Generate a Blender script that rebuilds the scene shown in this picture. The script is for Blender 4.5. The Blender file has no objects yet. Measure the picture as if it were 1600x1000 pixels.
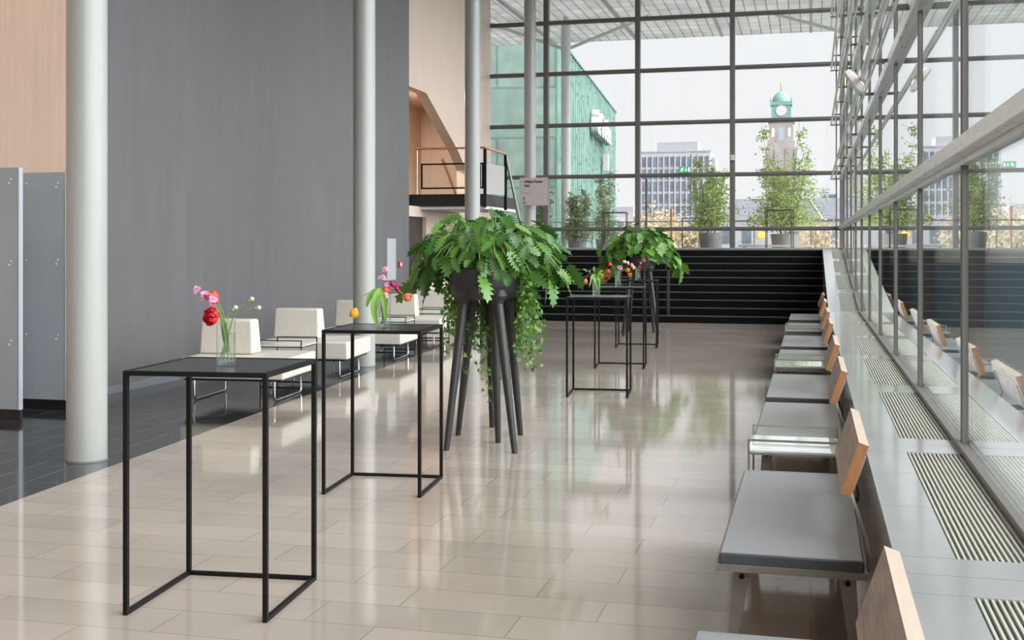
import bpy, math, random
from mathutils import Vector, Matrix
random.seed(11)
PI = math.pi
sc = bpy.context.scene
col = sc.collection

# ------------------------------------------------------------ camera
H = 1.661
cam_d = bpy.data.cameras.new('camera')
cam_d.sensor_width = 36.0
cam_d.lens = 1830 / 1600 * 36.0
cam_d.shift_y = -115.7 / 1600
cam_d.clip_start = 0.05
cam_d.clip_end = 3000
cam = bpy.data.objects.new('camera', cam_d)
col.objects.link(cam)
cam.location = (0, 0, H)
cam.rotation_euler = (PI / 2, 0, math.radians(14.316))
sc.camera = cam

# ------------------------------------------------------------ exposure
sc.view_settings.view_transform = 'Standard'
sc.view_settings.look = 'None'
sc.view_settings.gamma = 1
sc.view_settings.exposure = 0.12
sc.view_settings.use_curve_mapping = False
sc.cycles.max_bounces = 10
sc.cycles.transparent_max_bounces = 40
sc.cycles.caustics_reflective = False
sc.cycles.caustics_refractive = False
sc.cycles.sample_clamp_indirect = 6

# ------------------------------------------------------------ sky: bright overcast, brightest where the hidden sun stands (to the right, behind the camera)
w = bpy.data.worlds.new('overcast_sky')
sc.world = w
w.use_nodes = True
nt = w.node_tree
N = nt.nodes; L = nt.links
bg = N['Background']
tc = N.new('ShaderNodeTexCoord')
vn = N.new('ShaderNodeVectorMath'); vn.operation = 'NORMALIZE'
L.new(tc.outputs['Generated'], vn.inputs[0])
dp = N.new('ShaderNodeVectorMath'); dp.operation = 'DOT_PRODUCT'
L.new(vn.outputs[0], dp.inputs[0])
sd = Vector((0.80, -0.18, 0.57)).normalized()
dp.inputs[1].default_value = sd
mx = N.new('ShaderNodeMath'); mx.operation = 'MAXIMUM'; mx.inputs[1].default_value = 0
L.new(dp.outputs['Value'], mx.inputs[0])
pw = N.new('ShaderNodeMath'); pw.operation = 'POWER'; pw.inputs[1].default_value = 2.5
L.new(mx.outputs[0], pw.inputs[0])
ma = N.new('ShaderNodeMath'); ma.operation = 'MULTIPLY_ADD'
ma.inputs[1].default_value = 10.0; ma.inputs[2].default_value = 0.93
L.new(pw.outputs[0], ma.inputs[0])
bg.inputs['Color'].default_value = (0.955, 0.965, 0.985, 1)
L.new(ma.outputs[0], bg.inputs['Strength'])


WARM = (1.0, 0.88, 0.76)

# ------------------------------------------------------------ materials
_M = {}


def mat(name, c, rough=0.5, metal=0.0, spec=0.5, var=0.0, scale=3.0, stretch=(1, 1, 1), bump=0.0, c2=None, coat=0.0, detail=4, trans=0.0, rvar=0.0):
    if name in _M:
        return _M[name]
    m = bpy.data.materials.new(name)
    m.use_nodes = True
    n = m.node_tree.nodes; l = m.node_tree.links
    b = n['Principled BSDF']
    b.inputs['Roughness'].default_value = rough
    b.inputs['Metallic'].default_value = metal
    b.inputs['Specular IOR Level'].default_value = spec
    b.inputs['Coat Weight'].default_value = coat
    b.inputs['Base Color'].default_value = (*c, 1)
    if var or bump or c2 or rvar:
        t = n.new('ShaderNodeTexCoord')
        mp = n.new('ShaderNodeMapping'); mp.inputs['Scale'].default_value = stretch
        l.new(t.outputs['Object'], mp.inputs['Vector'])
        ns = n.new('ShaderNodeTexNoise'); ns.inputs['Scale'].default_value = scale
        ns.inputs['Detail'].default_value = detail
        l.new(mp.outputs[0], ns.inputs['Vector'])
        if var or c2:
            cr = n.new('ShaderNodeValToRGB')
            cr.color_ramp.elements[0].position = 0.3
            cr.color_ramp.elements[1].position = 0.7
            k0 = c2 or tuple(x * (1 - var) for x in c)
            k1 = c if c2 else tuple(min(1, x * (1 + var)) for x in c)
            cr.color_ramp.elements[0].color = (*k0, 1)
            cr.color_ramp.elements[1].color = (*k1, 1)
            l.new(ns.outputs['Fac'], cr.inputs[0])
            l.new(cr.outputs[0], b.inputs['Base Color'])
        if rvar:
            mr = n.new('ShaderNodeMapRange')
            mr.inputs['To Min'].default_value = max(0, rough - rvar)
            mr.inputs['To Max'].default_value = rough + rvar
            l.new(ns.outputs['Fac'], mr.inputs['Value'])
            l.new(mr.outputs[0], b.inputs['Roughness'])
        if bump:
            bp = n.new('ShaderNodeBump'); bp.inputs['Strength'].default_value = bump
            bp.inputs['Distance'].default_value = 0.01
            l.new(ns.outputs['Fac'], bp.inputs['Height'])
            l.new(bp.outputs[0], b.inputs['Normal'])
    _M[name] = m
    return m


def tile_mat(name, ca, cb, mortar, bw, rh, rot, rough, msize=0.004, rvar=0.05, nscale=2.0, nvar=0.12, bump=0.05, spec=0.5, axis='XY'):
    m = bpy.data.materials.new(name)
    m.use_nodes = True
    n = m.node_tree.nodes; l = m.node_tree.links
    b = n['Principled BSDF']
    b.inputs['Specular IOR Level'].default_value = spec
    t = n.new('ShaderNodeTexCoord')
    mp = n.new('ShaderNodeMapping'); mp.inputs['Rotation'].default_value = rot
    l.new(t.outputs['Object'], mp.inputs['Vector'])
    br = n.new('ShaderNodeTexBrick')
    br.inputs['Scale'].default_value = 1
    br.inputs['Color1'].default_value = (*ca, 1)
    br.inputs['Color2'].default_value = (*cb, 1)
    br.inputs['Mortar'].default_value = (*mortar, 1)
    br.inputs['Mortar Size'].default_value = msize
    br.inputs['Mortar Smooth'].default_value = 0.2
    br.inputs['Brick Width'].default_value = bw
    br.inputs['Row Height'].default_value = rh
    br.offset = 0.37; br.offset_frequency = 2
    l.new(mp.outputs[0], br.inputs['Vector'])
    ns = n.new('ShaderNodeTexNoise'); ns.inputs['Scale'].default_value = nscale; ns.inputs['Detail'].default_value = 6
    l.new(t.outputs['Object'], ns.inputs['Vector'])
    hs = n.new('ShaderNodeMix'); hs.data_type = 'RGBA'; hs.blend_type = 'MULTIPLY'
    hs.inputs['Factor'].default_value = 1
    cr = n.new('ShaderNodeValToRGB')
    cr.color_ramp.elements[0].color = (1 - nvar, 1 - nvar, 1 - nvar, 1)
    cr.color_ramp.elements[0].position = 0.3
    cr.color_ramp.elements[1].color = (1, 1, 1, 1)
    cr.color_ramp.elements[1].position = 0.7
    l.new(ns.outputs['Fac'], cr.inputs[0])
    l.new(br.outputs['Color'], hs.inputs[6])
    l.new(cr.outputs[0], hs.inputs[7])
    l.new(hs.outputs[2], b.inputs['Base Color'])
    mr = n.new('ShaderNodeMapRange')
    mr.inputs['To Min'].default_value = rough - rvar
    mr.inputs['To Max'].default_value = rough + rvar
    l.new(ns.outputs['Fac'], mr.inputs['Value'])
    l.new(mr.outputs[0], b.inputs['Roughness'])
    if bump:
        bp = n.new('ShaderNodeBump'); bp.inputs['Strength'].default_value = bump; bp.inputs['Distance'].default_value = 0.004
        bp.invert = True
        l.new(br.outputs['Fac'], bp.inputs['Height'])
        l.new(bp.outputs[0], b.inputs['Normal'])
    _M[name] = m
    return m


def glass_mat(name, tint=(0.93, 0.97, 0.96), surfaces=2, rough=0.0, f0=0.04):
    """clear glass: Schlick reflection over straight transmission, so daylight passes"""
    m = bpy.data.materials.new(name)
    m.use_nodes = True
    n = m.node_tree.nodes; l = m.node_tree.links
    n.remove(n['Principled BSDF'])
    out = n['Material Output']
    g = n.new('ShaderNodeNewGeometry')
    d = n.new('ShaderNodeVectorMath'); d.operation = 'DOT_PRODUCT'
    l.new(g.outputs['Incoming'], d.inputs[0]); l.new(g.outputs['Normal'], d.inputs[1])

    def mth(op, a, bb=None, c=None):
        k = n.new('ShaderNodeMath'); k.operation = op
        for i, v in enumerate((a, bb, c)):
            if v is None: continue
            if isinstance(v, (int, float)): k.inputs[i].default_value = v
            else: l.new(v, k.inputs[i])
        return k.outputs[0]
    ab = mth('ABSOLUTE', d.outputs['Value'])
    om = mth('SUBTRACT', 1.0, ab)
    p5 = mth('POWER', om, 5.0)
    R = mth('MULTIPLY_ADD', p5, 1 - f0, f0)
    # reflection of a stack of surfaces: nR/(1+(n-1)R)
    num = mth('MULTIPLY', R, float(surfaces))
    den = mth('MULTIPLY_ADD', R, float(surfaces - 1), 1.0)
    RR = mth('DIVIDE', num, den)
    tr = n.new('ShaderNodeBsdfTransparent'); tr.inputs[0].default_value = (*tint, 1)
    gl = n.new('ShaderNodeBsdfGlossy'); gl.inputs['Roughness'].default_value = rough
    gl.inputs['Color'].default_value = (0.97, 0.99, 0.99, 1)
    mi = n.new('ShaderNodeMixShader')
    l.new(RR, mi.inputs[0]); l.new(tr.outputs[0], mi.inputs[1]); l.new(gl.outputs[0], mi.inputs[2])
    l.new(mi.outputs[0], out.inputs['Surface'])
    _M[name] = m
    return m


def leaf_mat(name, ca, cb, rough=0.42, scale=5.0, trans=0.35):
    m = bpy.data.materials.new(name)
    m.use_nodes = True
    n = m.node_tree.nodes; l = m.node_tree.links
    b = n['Principled BSDF']
    out = n['Material Output']
    g = n.new('ShaderNodeNewGeometry')
    mi = n.new('ShaderNodeMix'); mi.data_type = 'RGBA'
    mi.inputs[6].default_value = (*ca, 1); mi.inputs[7].default_value = (*cb, 1)
    l.new(g.outputs['Random Per Island'], mi.inputs[0])
    l.new(mi.outputs[2], b.inputs['Base Color'])
    b.inputs['Roughness'].default_value = rough
    b.inputs['Specular IOR Level'].default_value = 0.5
    tl = n.new('ShaderNodeBsdfTranslucent')
    l.new(mi.outputs[2], tl.inputs[0])
    ms = n.new('ShaderNodeMixShader'); ms.inputs[0].default_value = trans
    l.new(b.outputs[0], ms.inputs[1]); l.new(tl.outputs[0], ms.inputs[2])
    l.new(ms.outputs[0], out.inputs['Surface'])
    _M[name] = m
    return m


def emit_mat(name, c, s):
    m = bpy.data.materials.new(name); m.use_nodes = True
    b = m.node_tree.nodes['Principled BSDF']
    b.inputs['Base Color'].default_value = (*c, 1)
    b.inputs['Emission Color'].default_value = (*c, 1)
    b.inputs['Emission Strength'].default_value = s
    _M[name] = m
    return m


FLOOR = tile_mat('limestone_tiles', (0.475, 0.405, 0.345), (0.40, 0.345, 0.295), (0.24, 0.205, 0.175), 0.92, 0.30, (0, 0, 0), 0.072, 0.0028, 0.015, 1.3, 0.14, 0.0, 1.0)
DARKFLOOR = tile_mat('dark_slate_tiles', (0.022, 0.023, 0.026), (0.034, 0.035, 0.038), (0.20, 0.20, 0.20), 0.9, 0.30, (0, 0, math.radians(-4.3 + 90)), 0.09, 0.005, 0.03, 3.0, 0.4, 0.0, 0.5)
BEIGE = mat('beige_wall', (0.70, 0.56, 0.465), 0.55, var=0.05, scale=3, stretch=(6, 6, 0.25), bump=0.03)
GREYWALL = mat('grey_painted_wall', (0.108, 0.106, 0.108), 0.5, var=0.08, scale=1.6, stretch=(2, 2.2, 0.35), bump=0.04, detail=6)
WHITE = mat('white_paint', (0.78, 0.77, 0.75), 0.6, var=0.02, scale=2)
COLUMN = mat('column_paint', (0.345, 0.35, 0.335), 0.3, var=0.035, scale=2, stretch=(5, 5, 0.4), coat=0.1)
FRAME = mat('window_frame_paint', (0.125, 0.117, 0.108), 0.45, var=0.05, scale=8)
STEEL = mat('brushed_aluminium', (0.80, 0.80, 0.80), 0.3, metal=0.25, var=0.10, scale=14, stretch=(3, 0.4, 3), bump=0.04, rvar=0.08)
SILL = mat('grey_metal_sill', (0.50, 0.51, 0.51), 0.13, metal=0.5, var=0.05, scale=2.2, rvar=0.04, bump=0.02)
GRILLE = mat('grille_metal', (0.58, 0.575, 0.50), 0.4, metal=0.4, var=0.06, scale=9)
PIT = mat('grille_pit', (0.045, 0.044, 0.04), 0.8, var=0.3, scale=12)
BLACK = mat('black_powder_coat', (0.0045, 0.0045, 0.005), 0.45, var=0.15, scale=30, spec=0.25)
TOPBLK = mat('black_table_top', (0.009, 0.009, 0.009), 0.22, var=0.2, scale=30, rvar=0.03, spec=0.8)
STAIR = mat('black_stair_stone', (0.0035, 0.0035, 0.004), 0.6, var=0.2, scale=6, spec=0.12)
NOSE = mat('stair_nosing', (0.085, 0.085, 0.09), 0.4, var=0.2, scale=14)
PARTITION = mat('grey_laminate', (0.31, 0.34, 0.365), 0.36, var=0.03, scale=2, stretch=(2, 2, 0.6))
BLKPLINTH = mat('black_plinth', (0.008, 0.008, 0.009), 0.45, var=0.1, scale=5)
CREAM = mat('cream_upholstery', (0.57, 0.535, 0.47), 0.5, var=0.03, scale=25, bump=0.04)
CHROME = mat('chrome', (0.75, 0.76, 0.78), 0.09, metal=1.0, var=0.02, scale=5)
WIRE = mat('black_wire', (0.014, 0.014, 0.015), 0.4, var=0.1, scale=20)
GREYMETAL = mat('taupe_grey_metal', (0.25, 0.24, 0.215), 0.42, metal=0.3, var=0.06, scale=12)
LEATHER = mat('grey_leather', (0.24, 0.243, 0.25), 0.30, var=0.08, scale=3.0, stretch=(1.2, 7, 1), bump=0.10, detail=4, rvar=0.05)
LEATHERSIDE = mat('dark_leather_edge', (0.07, 0.075, 0.085), 0.5, var=0.1, scale=9)
WOODFACE = mat('washed_grey_wood', (0.44, 0.375, 0.33), 0.5, c2=(0.26, 0.205, 0.175), scale=4.0, stretch=(9, 1.1, 9), detail=7, bump=0.05)
WOODEDGE = mat('orange_ply_edge', (0.36, 0.17, 0.068), 0.5, c2=(0.29, 0.125, 0.045), scale=6, stretch=(60, 60, 4), detail=2)
WOODTOP = mat('pale_ply_edge', (0.43, 0.34, 0.27), 0.5, c2=(0.37, 0.285, 0.22), scale=6, stretch=(30, 2, 2), detail=3)
RAILWOOD = mat('oiled_handrail_wood', (0.42, 0.19, 0.07), 0.4, var=0.15, scale=8, stretch=(1, 8, 8))
PLANTER = mat('matt_charcoal_planter', (0.019, 0.0175, 0.0175), 0.5, var=0.15, scale=8)
SOIL = mat('potting_soil', (0.03, 0.02, 0.013), 0.9, var=0.4, scale=30)
BROWN = mat('dark_brown_door', (0.035, 0.022, 0.018), 0.45, var=0.1, scale=4)
WIN = glass_mat('window_glass', (0.985, 0.99, 0.99), 1)
SIDEWIN = glass_mat('side_window_glass', (0.965, 0.985, 0.985), 2)
CLEAR = glass_mat('clear_glass', (0.97, 0.985, 0.98), 1, 0.0, 0.04)
WATER = glass_mat('vase_water', (0.93, 0.96, 0.95), 1, 0.0, 0.02)
TABLEGLASS = glass_mat('white_backed_glass', (0.85, 0.9, 0.88), 2, 0.02, 0.10)
PHIL = leaf_mat('philodendron_leaf', (0.03, 0.105, 0.016), (0.12, 0.27, 0.045), 0.34, trans=0.16)
PHIL2 = leaf_mat('grape_ivy_leaf', (0.04, 0.13, 0.016), (0.15, 0.32, 0.045), 0.34, trans=0.18)
IVY = leaf_mat('ivy_leaf', (0.04, 0.13, 0.014), (0.19, 0.38, 0.06), 0.4, trans=0.2)
STEMG = mat('green_stem', (0.16, 0.26, 0.06), 0.5, var=0.2, scale=20)
STEMD = mat('dark_twig', (0.06, 0.05, 0.03), 0.7, var=0.2, scale=20)
BIRCH = leaf_mat('birch_leaf', (0.22, 0.38, 0.06), (0.50, 0.62, 0.20), 0.5, trans=0.4)
OLIVE = leaf_mat('olive_leaf', (0.16, 0.22, 0.09), (0.36, 0.42, 0.20), 0.5, trans=0.3)
BLOSSOM = leaf_mat('spring_tree_leaf', (0.33, 0.25, 0.10), (0.52, 0.41, 0.29), 0.6, trans=0.3)
POTG = mat('zinc_pot', (0.17, 0.175, 0.18), 0.55, var=0.18, scale=5, stretch=(4, 4, 1))
TERR = mat('terrace_paving', (0.58, 0.54, 0.48), 0.8, var=0.12, scale=3)
GROUND = mat('street_asphalt', (0.02, 0.045, 0.053), 0.9, var=0.2, scale=0.05)


# ------------------------------------------------------------ mesh helpers
class MB:
    def __init__(self):
        self.v = []; self.f = []; self.m = []

    def add(self, vs, fs, mi=0):
        o = len(self.v)
        self.v += [tuple(p) for p in vs]
        self.f += [tuple(i + o for i in f) for f in fs]
        self.m += [mi] * len(fs)
        return self

    def box(self, x0, x1, y0, y1, z0, z1, mi=0):
        vs = [(x0, y0, z0), (x1, y0, z0), (x1, y1, z0), (x0, y1, z0), (x0, y0, z1), (x1, y0, z1), (x1, y1, z1), (x0, y1, z1)]
        return self.add(vs, [(0, 3, 2, 1), (4, 5, 6, 7), (0, 1, 5, 4), (1, 2, 6, 5), (2, 3, 7, 6), (3, 0, 4, 7)], mi)

    def hexa(self, lo, hi, mi=0):
        """prism between two quads (4 points each)"""
        return self.add(list(lo) + list(hi), [(0, 3, 2, 1), (4, 5, 6, 7), (0, 1, 5, 4), (1, 2, 6, 5), (2, 3, 7, 6), (3, 0, 4, 7)], mi)

    def bar(self, p, q, wd, ht=None, up=(0, 0, 1), mi=0):
        ht = ht or wd
        p = Vector(p); q = Vector(q); d = (q - p).normalized(); up = Vector(up)
        if abs(d.dot(up)) > 0.98: up = Vector((0, 1, 0))
        s = d.cross(up).normalized(); u = s.cross(d).normalized()
        a = s * wd / 2; b = u * ht / 2
        return self.hexa([p - a - b, p + a - b, p + a + b, p - a + b], [q - a - b, q + a - b, q + a + b, q - a + b], mi)

    def tube(self, pts, r, n=8, mi=0, cap=True):
        pts = [Vector(p) for p in pts]
        rs = r if isinstance(r, (list, tuple)) else [r] * len(pts)
        vs = []; fs = []
        t0 = (pts[1] - pts[0]).normalized()
        up = Vector((0, 0, 1)) if abs(t0.z) < 0.9 else Vector((1, 0, 0))
        s = t0.cross(up).normalized()
        for i, p in enumerate(pts):
            if i == 0: t = pts[1] - pts[0]
            elif i == len(pts) - 1: t = pts[-1] - pts[-2]
            else: t = (pts[i + 1] - pts[i]).normalized() + (pts[i] - pts[i - 1]).normalized()
            if t.length < 1e-9: t = t0.copy()
            t.normalize()
            s = (s - t * s.dot(t))
            if s.length < 1e-6: s = t.orthogonal()
            s.normalize()
            u = t.cross(s)
            for k in range(n):
                a = 2 * PI * k / n
                vs.append(p + (s * math.cos(a) + u * math.sin(a)) * rs[i])
        for i in range(len(pts) - 1):
            for k in range(n):
                k2 = (k + 1) % n
                fs.append((i * n + k, i * n + k2, (i + 1) * n + k2, (i + 1) * n + k))
        if cap:
            fs.append(tuple(range(n - 1, -1, -1)))
            fs.append(tuple((len(pts) - 1) * n + k for k in range(n)))
        return self.add(vs, fs, mi)

    def lathe(self, prof, n=24, c=(0, 0, 0), sx=1, sy=1, mi=0, cap=True):
        vs = []; fs = []
        for r, z in prof:
            for k in range(n):
                a = 2 * PI * k / n
                vs.append((c[0] + r * sx * math.cos(a), c[1] + r * sy * math.sin(a), c[2] + z))
        for i in range(len(prof) - 1):
            for k in range(n):
                k2 = (k + 1) % n
                fs.append((i * n + k, i * n + k2, (i + 1) * n + k2, (i + 1) * n + k))
        if cap:
            fs.append(tuple(range(n - 1, -1, -1)))
            fs.append(tuple((len(prof) - 1) * n + k for k in range(n)))
        return self.add(vs, fs, mi)

    def prism(self, poly, z0, z1, mi=0):
        n = len(poly)
        vs = [(x, y, z0) for x, y in poly] + [(x, y, z1) for x, y in poly]
        fs = [tuple(range(n - 1, -1, -1)), tuple(range(n, 2 * n))]
        for i in range(n):
            j = (i + 1) % n
            fs.append((i, j, n + j, n + i))
        return self.add(vs, fs, mi)

    def build(self, name, m, parent=None, smooth=False, bevel=0, seg=2, loc=None, sub=0):
        me = bpy.data.meshes.new(name)
        me.from_pydata(self.v, [], self.f)
        ms = m if isinstance(m, (list, tuple)) else [m]
        for k in ms: me.materials.append(k)
        if len(ms) > 1:
            me.polygons.foreach_set('material_index', self.m)
        if smooth:
            me.polygons.foreach_set('use_smooth', [True] * len(me.polygons))
        me.update()
        o = bpy.data.objects.new(name, me)
        col.objects.link(o)
        if parent: o.parent = parent
        if loc: o.location = loc
        if bevel:
            b = o.modifiers.new('bevel', 'BEVEL'); b.width = bevel; b.segments = seg; b.limit_method = 'ANGLE'
            b.angle_limit = math.radians(40)
        if sub:
            b = o.modifiers.new('sub', 'SUBSURF'); b.levels = sub; b.render_levels = sub
        if smooth and not sub:
            try:
                me.set_sharp_from_angle(angle=math.radians(38))
            except Exception:
                pass
        return o


def tag(o, label=None, cat=None, group=None, kind=None):
    if label: o['label'] = label
    if cat: o['category'] = cat
    if group: o['group'] = group
    if kind: o['kind'] = kind
    return o


def empty(name, loc=(0, 0, 0), rz=0, label=None, cat=None, group=None, kind=None):
    o = bpy.data.objects.new(name, None)
    o.empty_display_size = 0.1
    col.objects.link(o)
    o.location = loc; o.rotation_euler = (0, 0, rz)
    return tag(o, label, cat, group, kind)


def copy_tree(o, parent=None):
    c = o.copy()
    col.objects.link(c)
    c.parent = parent
    for ch in list(o.children):
        copy_tree(ch, c)
    return c


def struct(name, mb, m, label, cat, **k):
    o = mb.build(name, m, **k)
    return tag(o, label, cat, None, 'structure')


R = math.radians
RIGHT = Vector((math.cos(R(14.316)), math.sin(R(14.316)), 0))   # reads as sideways in the room for arranging flowers
XG = 0.745          # plane of the side glass wall
XL = 0.261          # inner face of the sill ledge
YW = 30.4           # plane of the far glass wall
ZS = 1.57           # top of the black stairs
ZC = 9.1            # ceiling
ZL = 0.66           # sill ledge


def bline(y):       # edge between pale and dark floor
    return -4.53 - 0.075 * y


# ============================================================ SETTING
pale = MB().add([(bline(-6), -6, 0), (XG + .1, -6, 0), (XG + .1, 28, 0), (bline(28), 28, 0)], [(0, 1, 2, 3)])
pale.add([(bline(-6), -6, -.2), (XG + .1, -6, -.2), (XG + .1, 28, -.2), (bline(28), 28, -.2)], [(3, 2, 1, 0)])
struct('floor', pale, FLOOR, 'polished beige limestone tile floor of the foyer', 'floor')
dk = MB().add([(-13, -6, 0), (bline(-6), -6, 0), (bline(28), 28, 0), (-13, 28, 0)], [(0, 1, 2, 3)])
dk.add([(-13, -6, -.2), (bline(-6), -6, -.2), (bline(28), 28, -.2), (-13, 28, -.2)], [(3, 2, 1, 0)])
struct('floor', dk, DARKFLOOR, 'glossy black slate floor strip along the grey wall', 'floor')
struct('ceiling', MB().box(-13, XG + .1, -6.2, YW + .1, ZC, ZC + .2), WHITE, 'white foyer ceiling high overhead', 'ceiling')
struct('wall_back', MB().box(-13, XG + .1, -6.2, -6, 0, ZC), BEIGE, 'beige wall behind the viewpoint', 'wall')
struct('wall_left', MB().box(-13.2, -13, -6, 10.9, 0, ZC), BEIGE, 'beige side wall of the left alcove', 'wall')
struct('wall_alcove', MB().box(-13, -7.64, 10.9, 11.04, 0, ZC), BEIGE, 'beige wall behind the grey partition boards', 'wall')
struct('baseboard_alcove', MB().box(-13, -7.65, 10.875, 10.9, 0, .07), BLKPLINTH, 'black baseboard of the beige alcove wall', 'baseboard')
gw = MB().box(-7.67, -7.63, 11.05, 21.75, 0, ZC)
struct('wall_grey', gw, GREYWALL, 'tall dark grey painted wall behind the white lounge seats', 'wall', bevel=.01)
struct('baseboard_left', MB().box(-7.63, -7.61, 11.05, 21.75, 0, .09), mat('grey_skirting', (0.16, 0.165, 0.175), .4, var=.05, scale=3), 'low grey skirting at the foot of the grey wall', 'baseboard')

# upper beige wall beyond the grey one, with the stair opening cut in it
XB = -8.35
poly = [(21.7, 5.09), (24.95, 5.09), (27.4, 3.98), (28.1, 3.55), (28.1, 2.53), (25.0, 2.53), (25.0, 0), (YW, 0), (YW, ZC), (21.7, ZC)]
n = len(poly)
vs = [(XB, y, z) for y, z in poly] + [(XB - .25, y, z) for y, z in poly]
fs = [tuple(range(n)), tuple(range(2 * n - 1, n - 1, -1))] + [(i, (i + 1) % n, n + (i + 1) % n, n + i) for i in range(n)]
struct('wall_upper', MB().add(vs, fs), BEIGE, 'tall beige wall with a sloping stair opening', 'wall')
struct('wall_recess', MB().box(-10.2, -10.0, 21.0, 29.5, 0, 5.3), mat('ochre_wall', (0.62, 0.48, 0.35), .6, var=.05, scale=3), 'ochre back wall of the stair recess', 'wall')
struct('wall_recess_end', MB().box(-10.0, XB - .25, 29.45, 29.6, 2.5, 5.3), BEIGE, 'pale end wall inside the stair recess', 'wall')
struct('ceiling_recess', MB().box(-10.2, XB - .25, 21, 29.6, 5.3, 5.4), BEIGE, 'soffit of the stair recess', 'ceiling')
struct('wall_lower', MB().box(XB - .2, XB, 21.7, 25.0, 2.3, 2.53).box(XB - .2, XB, 24.95, 25.0, 0, 2.3), BEIGE, 'beige wall around the dark doorway under the landing', 'wall')
d1 = struct('door_1', MB().box(XB - .15, XB - .09, 21.75, 24.95, 0, 2.3), BROWN, 'dark brown doorway under the black landing', 'door')
struct('wall_platform', MB().box(XB, -6.95, 27.2, YW, 0, ZS), STAIR, 'black side wall left of the stairs', 'wall')

# landing
LA = MB().box(XB - 1.6, -6.87, 24.5, 27.3, 2.53, 2.795)
struct('landing', LA, BLKPLINTH, 'black landing slab projecting above the dark doorway', 'landing')
struct('trim_1', MB().box(XB - 1.6, -6.87, 24.55, 27.25, 2.47, 2.53), WHITE, 'pale underside panel of the black landing', 'trim')

# stairs
st = MB()
Y0 = 25.4; TR = .35; RI = .157
SX0 = -6.95
for i in range(10):
    y1 = Y0 + TR * i
    st.box(SX0, XL - .005, y1, Y0 + TR * 9 if i < 9 else YW, RI * i, RI * (i + 1))
for i in range(9):
    pass
sto = struct('stairs', st, STAIR, 'wide black steps rising to the far glass wall', 'stairs')
for i in range(10):
    nb = MB().box(SX0, XL - .006, Y0 + TR * i - .012, Y0 + TR * i + .03, RI * (i + 1) - .018, RI * (i + 1) + .003)
    nb.build('nosing', NOSE, sto)
struct('trim_2', MB().box(-9.2, XG, YW - .14, YW + .1, ZS, ZS + .045), SILL, 'light metal sill strip below the far window', 'trim')

# side ledge with ramp
ledge_pts = [(-3.0, ZL), (18.45, ZL), (27.75, ZS + .01), (YW, ZS + .01)]


def zl(y):
    if y < 18.45: return ZL
    if y < 27.75: return ZL + (y - 18.45) * (ZS + .01 - ZL) / 9.3
    return ZS + .01


led = MB()
YM = [6.2 + 2.43 * k for k in range(-3, 11)]     # mullions of the side glass
GX0, GX1 = .45, .70


def slab(mb, x0, x1, ya, yb, th=.02, mi=0):
    if yb - ya < 1e-4: return
    brk = [ya] + [b for b in (18.45, 27.75) if ya < b < yb] + [yb]
    for a, b in zip(brk[:-1], brk[1:]):
        za, zb = zl(a), zl(b)
        mb.hexa([(x0, a, za - th), (x1, a, za - th), (x1, b, zb - th), (x0, b, zb - th)],
                [(x0, a, za), (x1, a, za), (x1, b, zb), (x0, b, zb)], mi)


edges = sorted([-3.0, YW] + YM)
# sheet joints leave 3 mm gaps
for a, b in zip(edges[:-1], edges[1:]):
    if a in YM or b in YM:
        mid = (a + b) / 2
        for (p, q) in ((a + .0, a + .21), (a + .21, mid - .25), (mid - .25, mid + .45), (mid + .45, b - .21), (b - .21, b)):
            if q > p: slab(led, XL, GX0, p + .002, q - .002)
        slab(led, GX0, XG + .3, a + .002, min(a + .21, b) - .0)
        slab(led, GX0, XG + .3, max(b - .21, a), b - .002)
        slab(led, GX1, XG + .3, a + .21, b - .21)
# front face
for a, b in ((-3, 18.45), (18.45, 27.75), (27.75, YW)):
    led.hexa([(XL, a, 0), (XL + .02, a, 0), (XL + .02, b, 0), (XL, b, 0)],
             [(XL, a, zl(a) - .02), (XL + .02, a, zl(a) - .02), (XL + .02, b, zl(b) - .02), (XL, b, zl(b) - .02)])
lo = struct('trim_3', led, SILL, 'long grey metal sill ledge running along the side glass wall', 'ledge')
# pit under the grilles
pit = MB()
for a, b in ((-3, 18.45), (18.45, 27.75), (27.75, YW)):
    pit.hexa([(XL + .03, a, zl(a) - .16), (XG + .28, a, zl(a) - .16), (XG + .28, b, zl(b) - .16), (XL + .03, b, zl(b) - .16)],
             [(XL + .03, a, zl(a) - .12), (XG + .28, a, zl(a) - .12), (XG + .28, b, zl(b) - .12), (XL + .03, b, zl(b) - .12)])
pit.build('convector_pit', PIT, lo)
ORD = ['', '']
gi = 0
for a, b in zip(YM[:-1], YM[1:]):
    if b < 1.0 or a > 27: continue
    g = MB()
    ya, yb = a + .21, b - .21
    nb = 13
    for k in range(nb):
        x = GX0 + .012 + (GX1 - GX0 - .024) * k / (nb - 1)
        g.hexa([(x - .004, ya, zl(ya) - .03), (x + .004, ya, zl(ya) - .03), (x + .004, yb, zl(yb) - .03), (x - .004, yb, zl(yb) - .03)],
               [(x - .004, ya, zl(ya) - .003), (x + .004, ya, zl(ya) - .003), (x + .004, yb, zl(yb) - .003), (x - .004, yb, zl(yb) - .003)])
    for k in range(9):
        y = ya + .05 + (yb - ya - .1) * k / 8
        g.box(GX0, GX1, y - .007, y + .007, zl(y) - .045, zl(y) - .027)
    go = g.build('convector_grille', GRILLE)
    gi += 1
    names = ['nearest', 'second', 'third', 'fourth', 'fifth', 'sixth', 'seventh', 'eighth', 'ninth', 'tenth', 'eleventh', 'twelfth']
    tag(go, 'slotted metal convector grille in the sill ledge, %s counted from the viewer' % names[gi - 1], 'grille', 'convector grilles in the sill ledge')

# far glass wall
w1 = empty('window_1', (0, YW, ZS), 0, 'tall gridded far window looking onto the terrace and city', 'window', None, 'structure')


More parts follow.
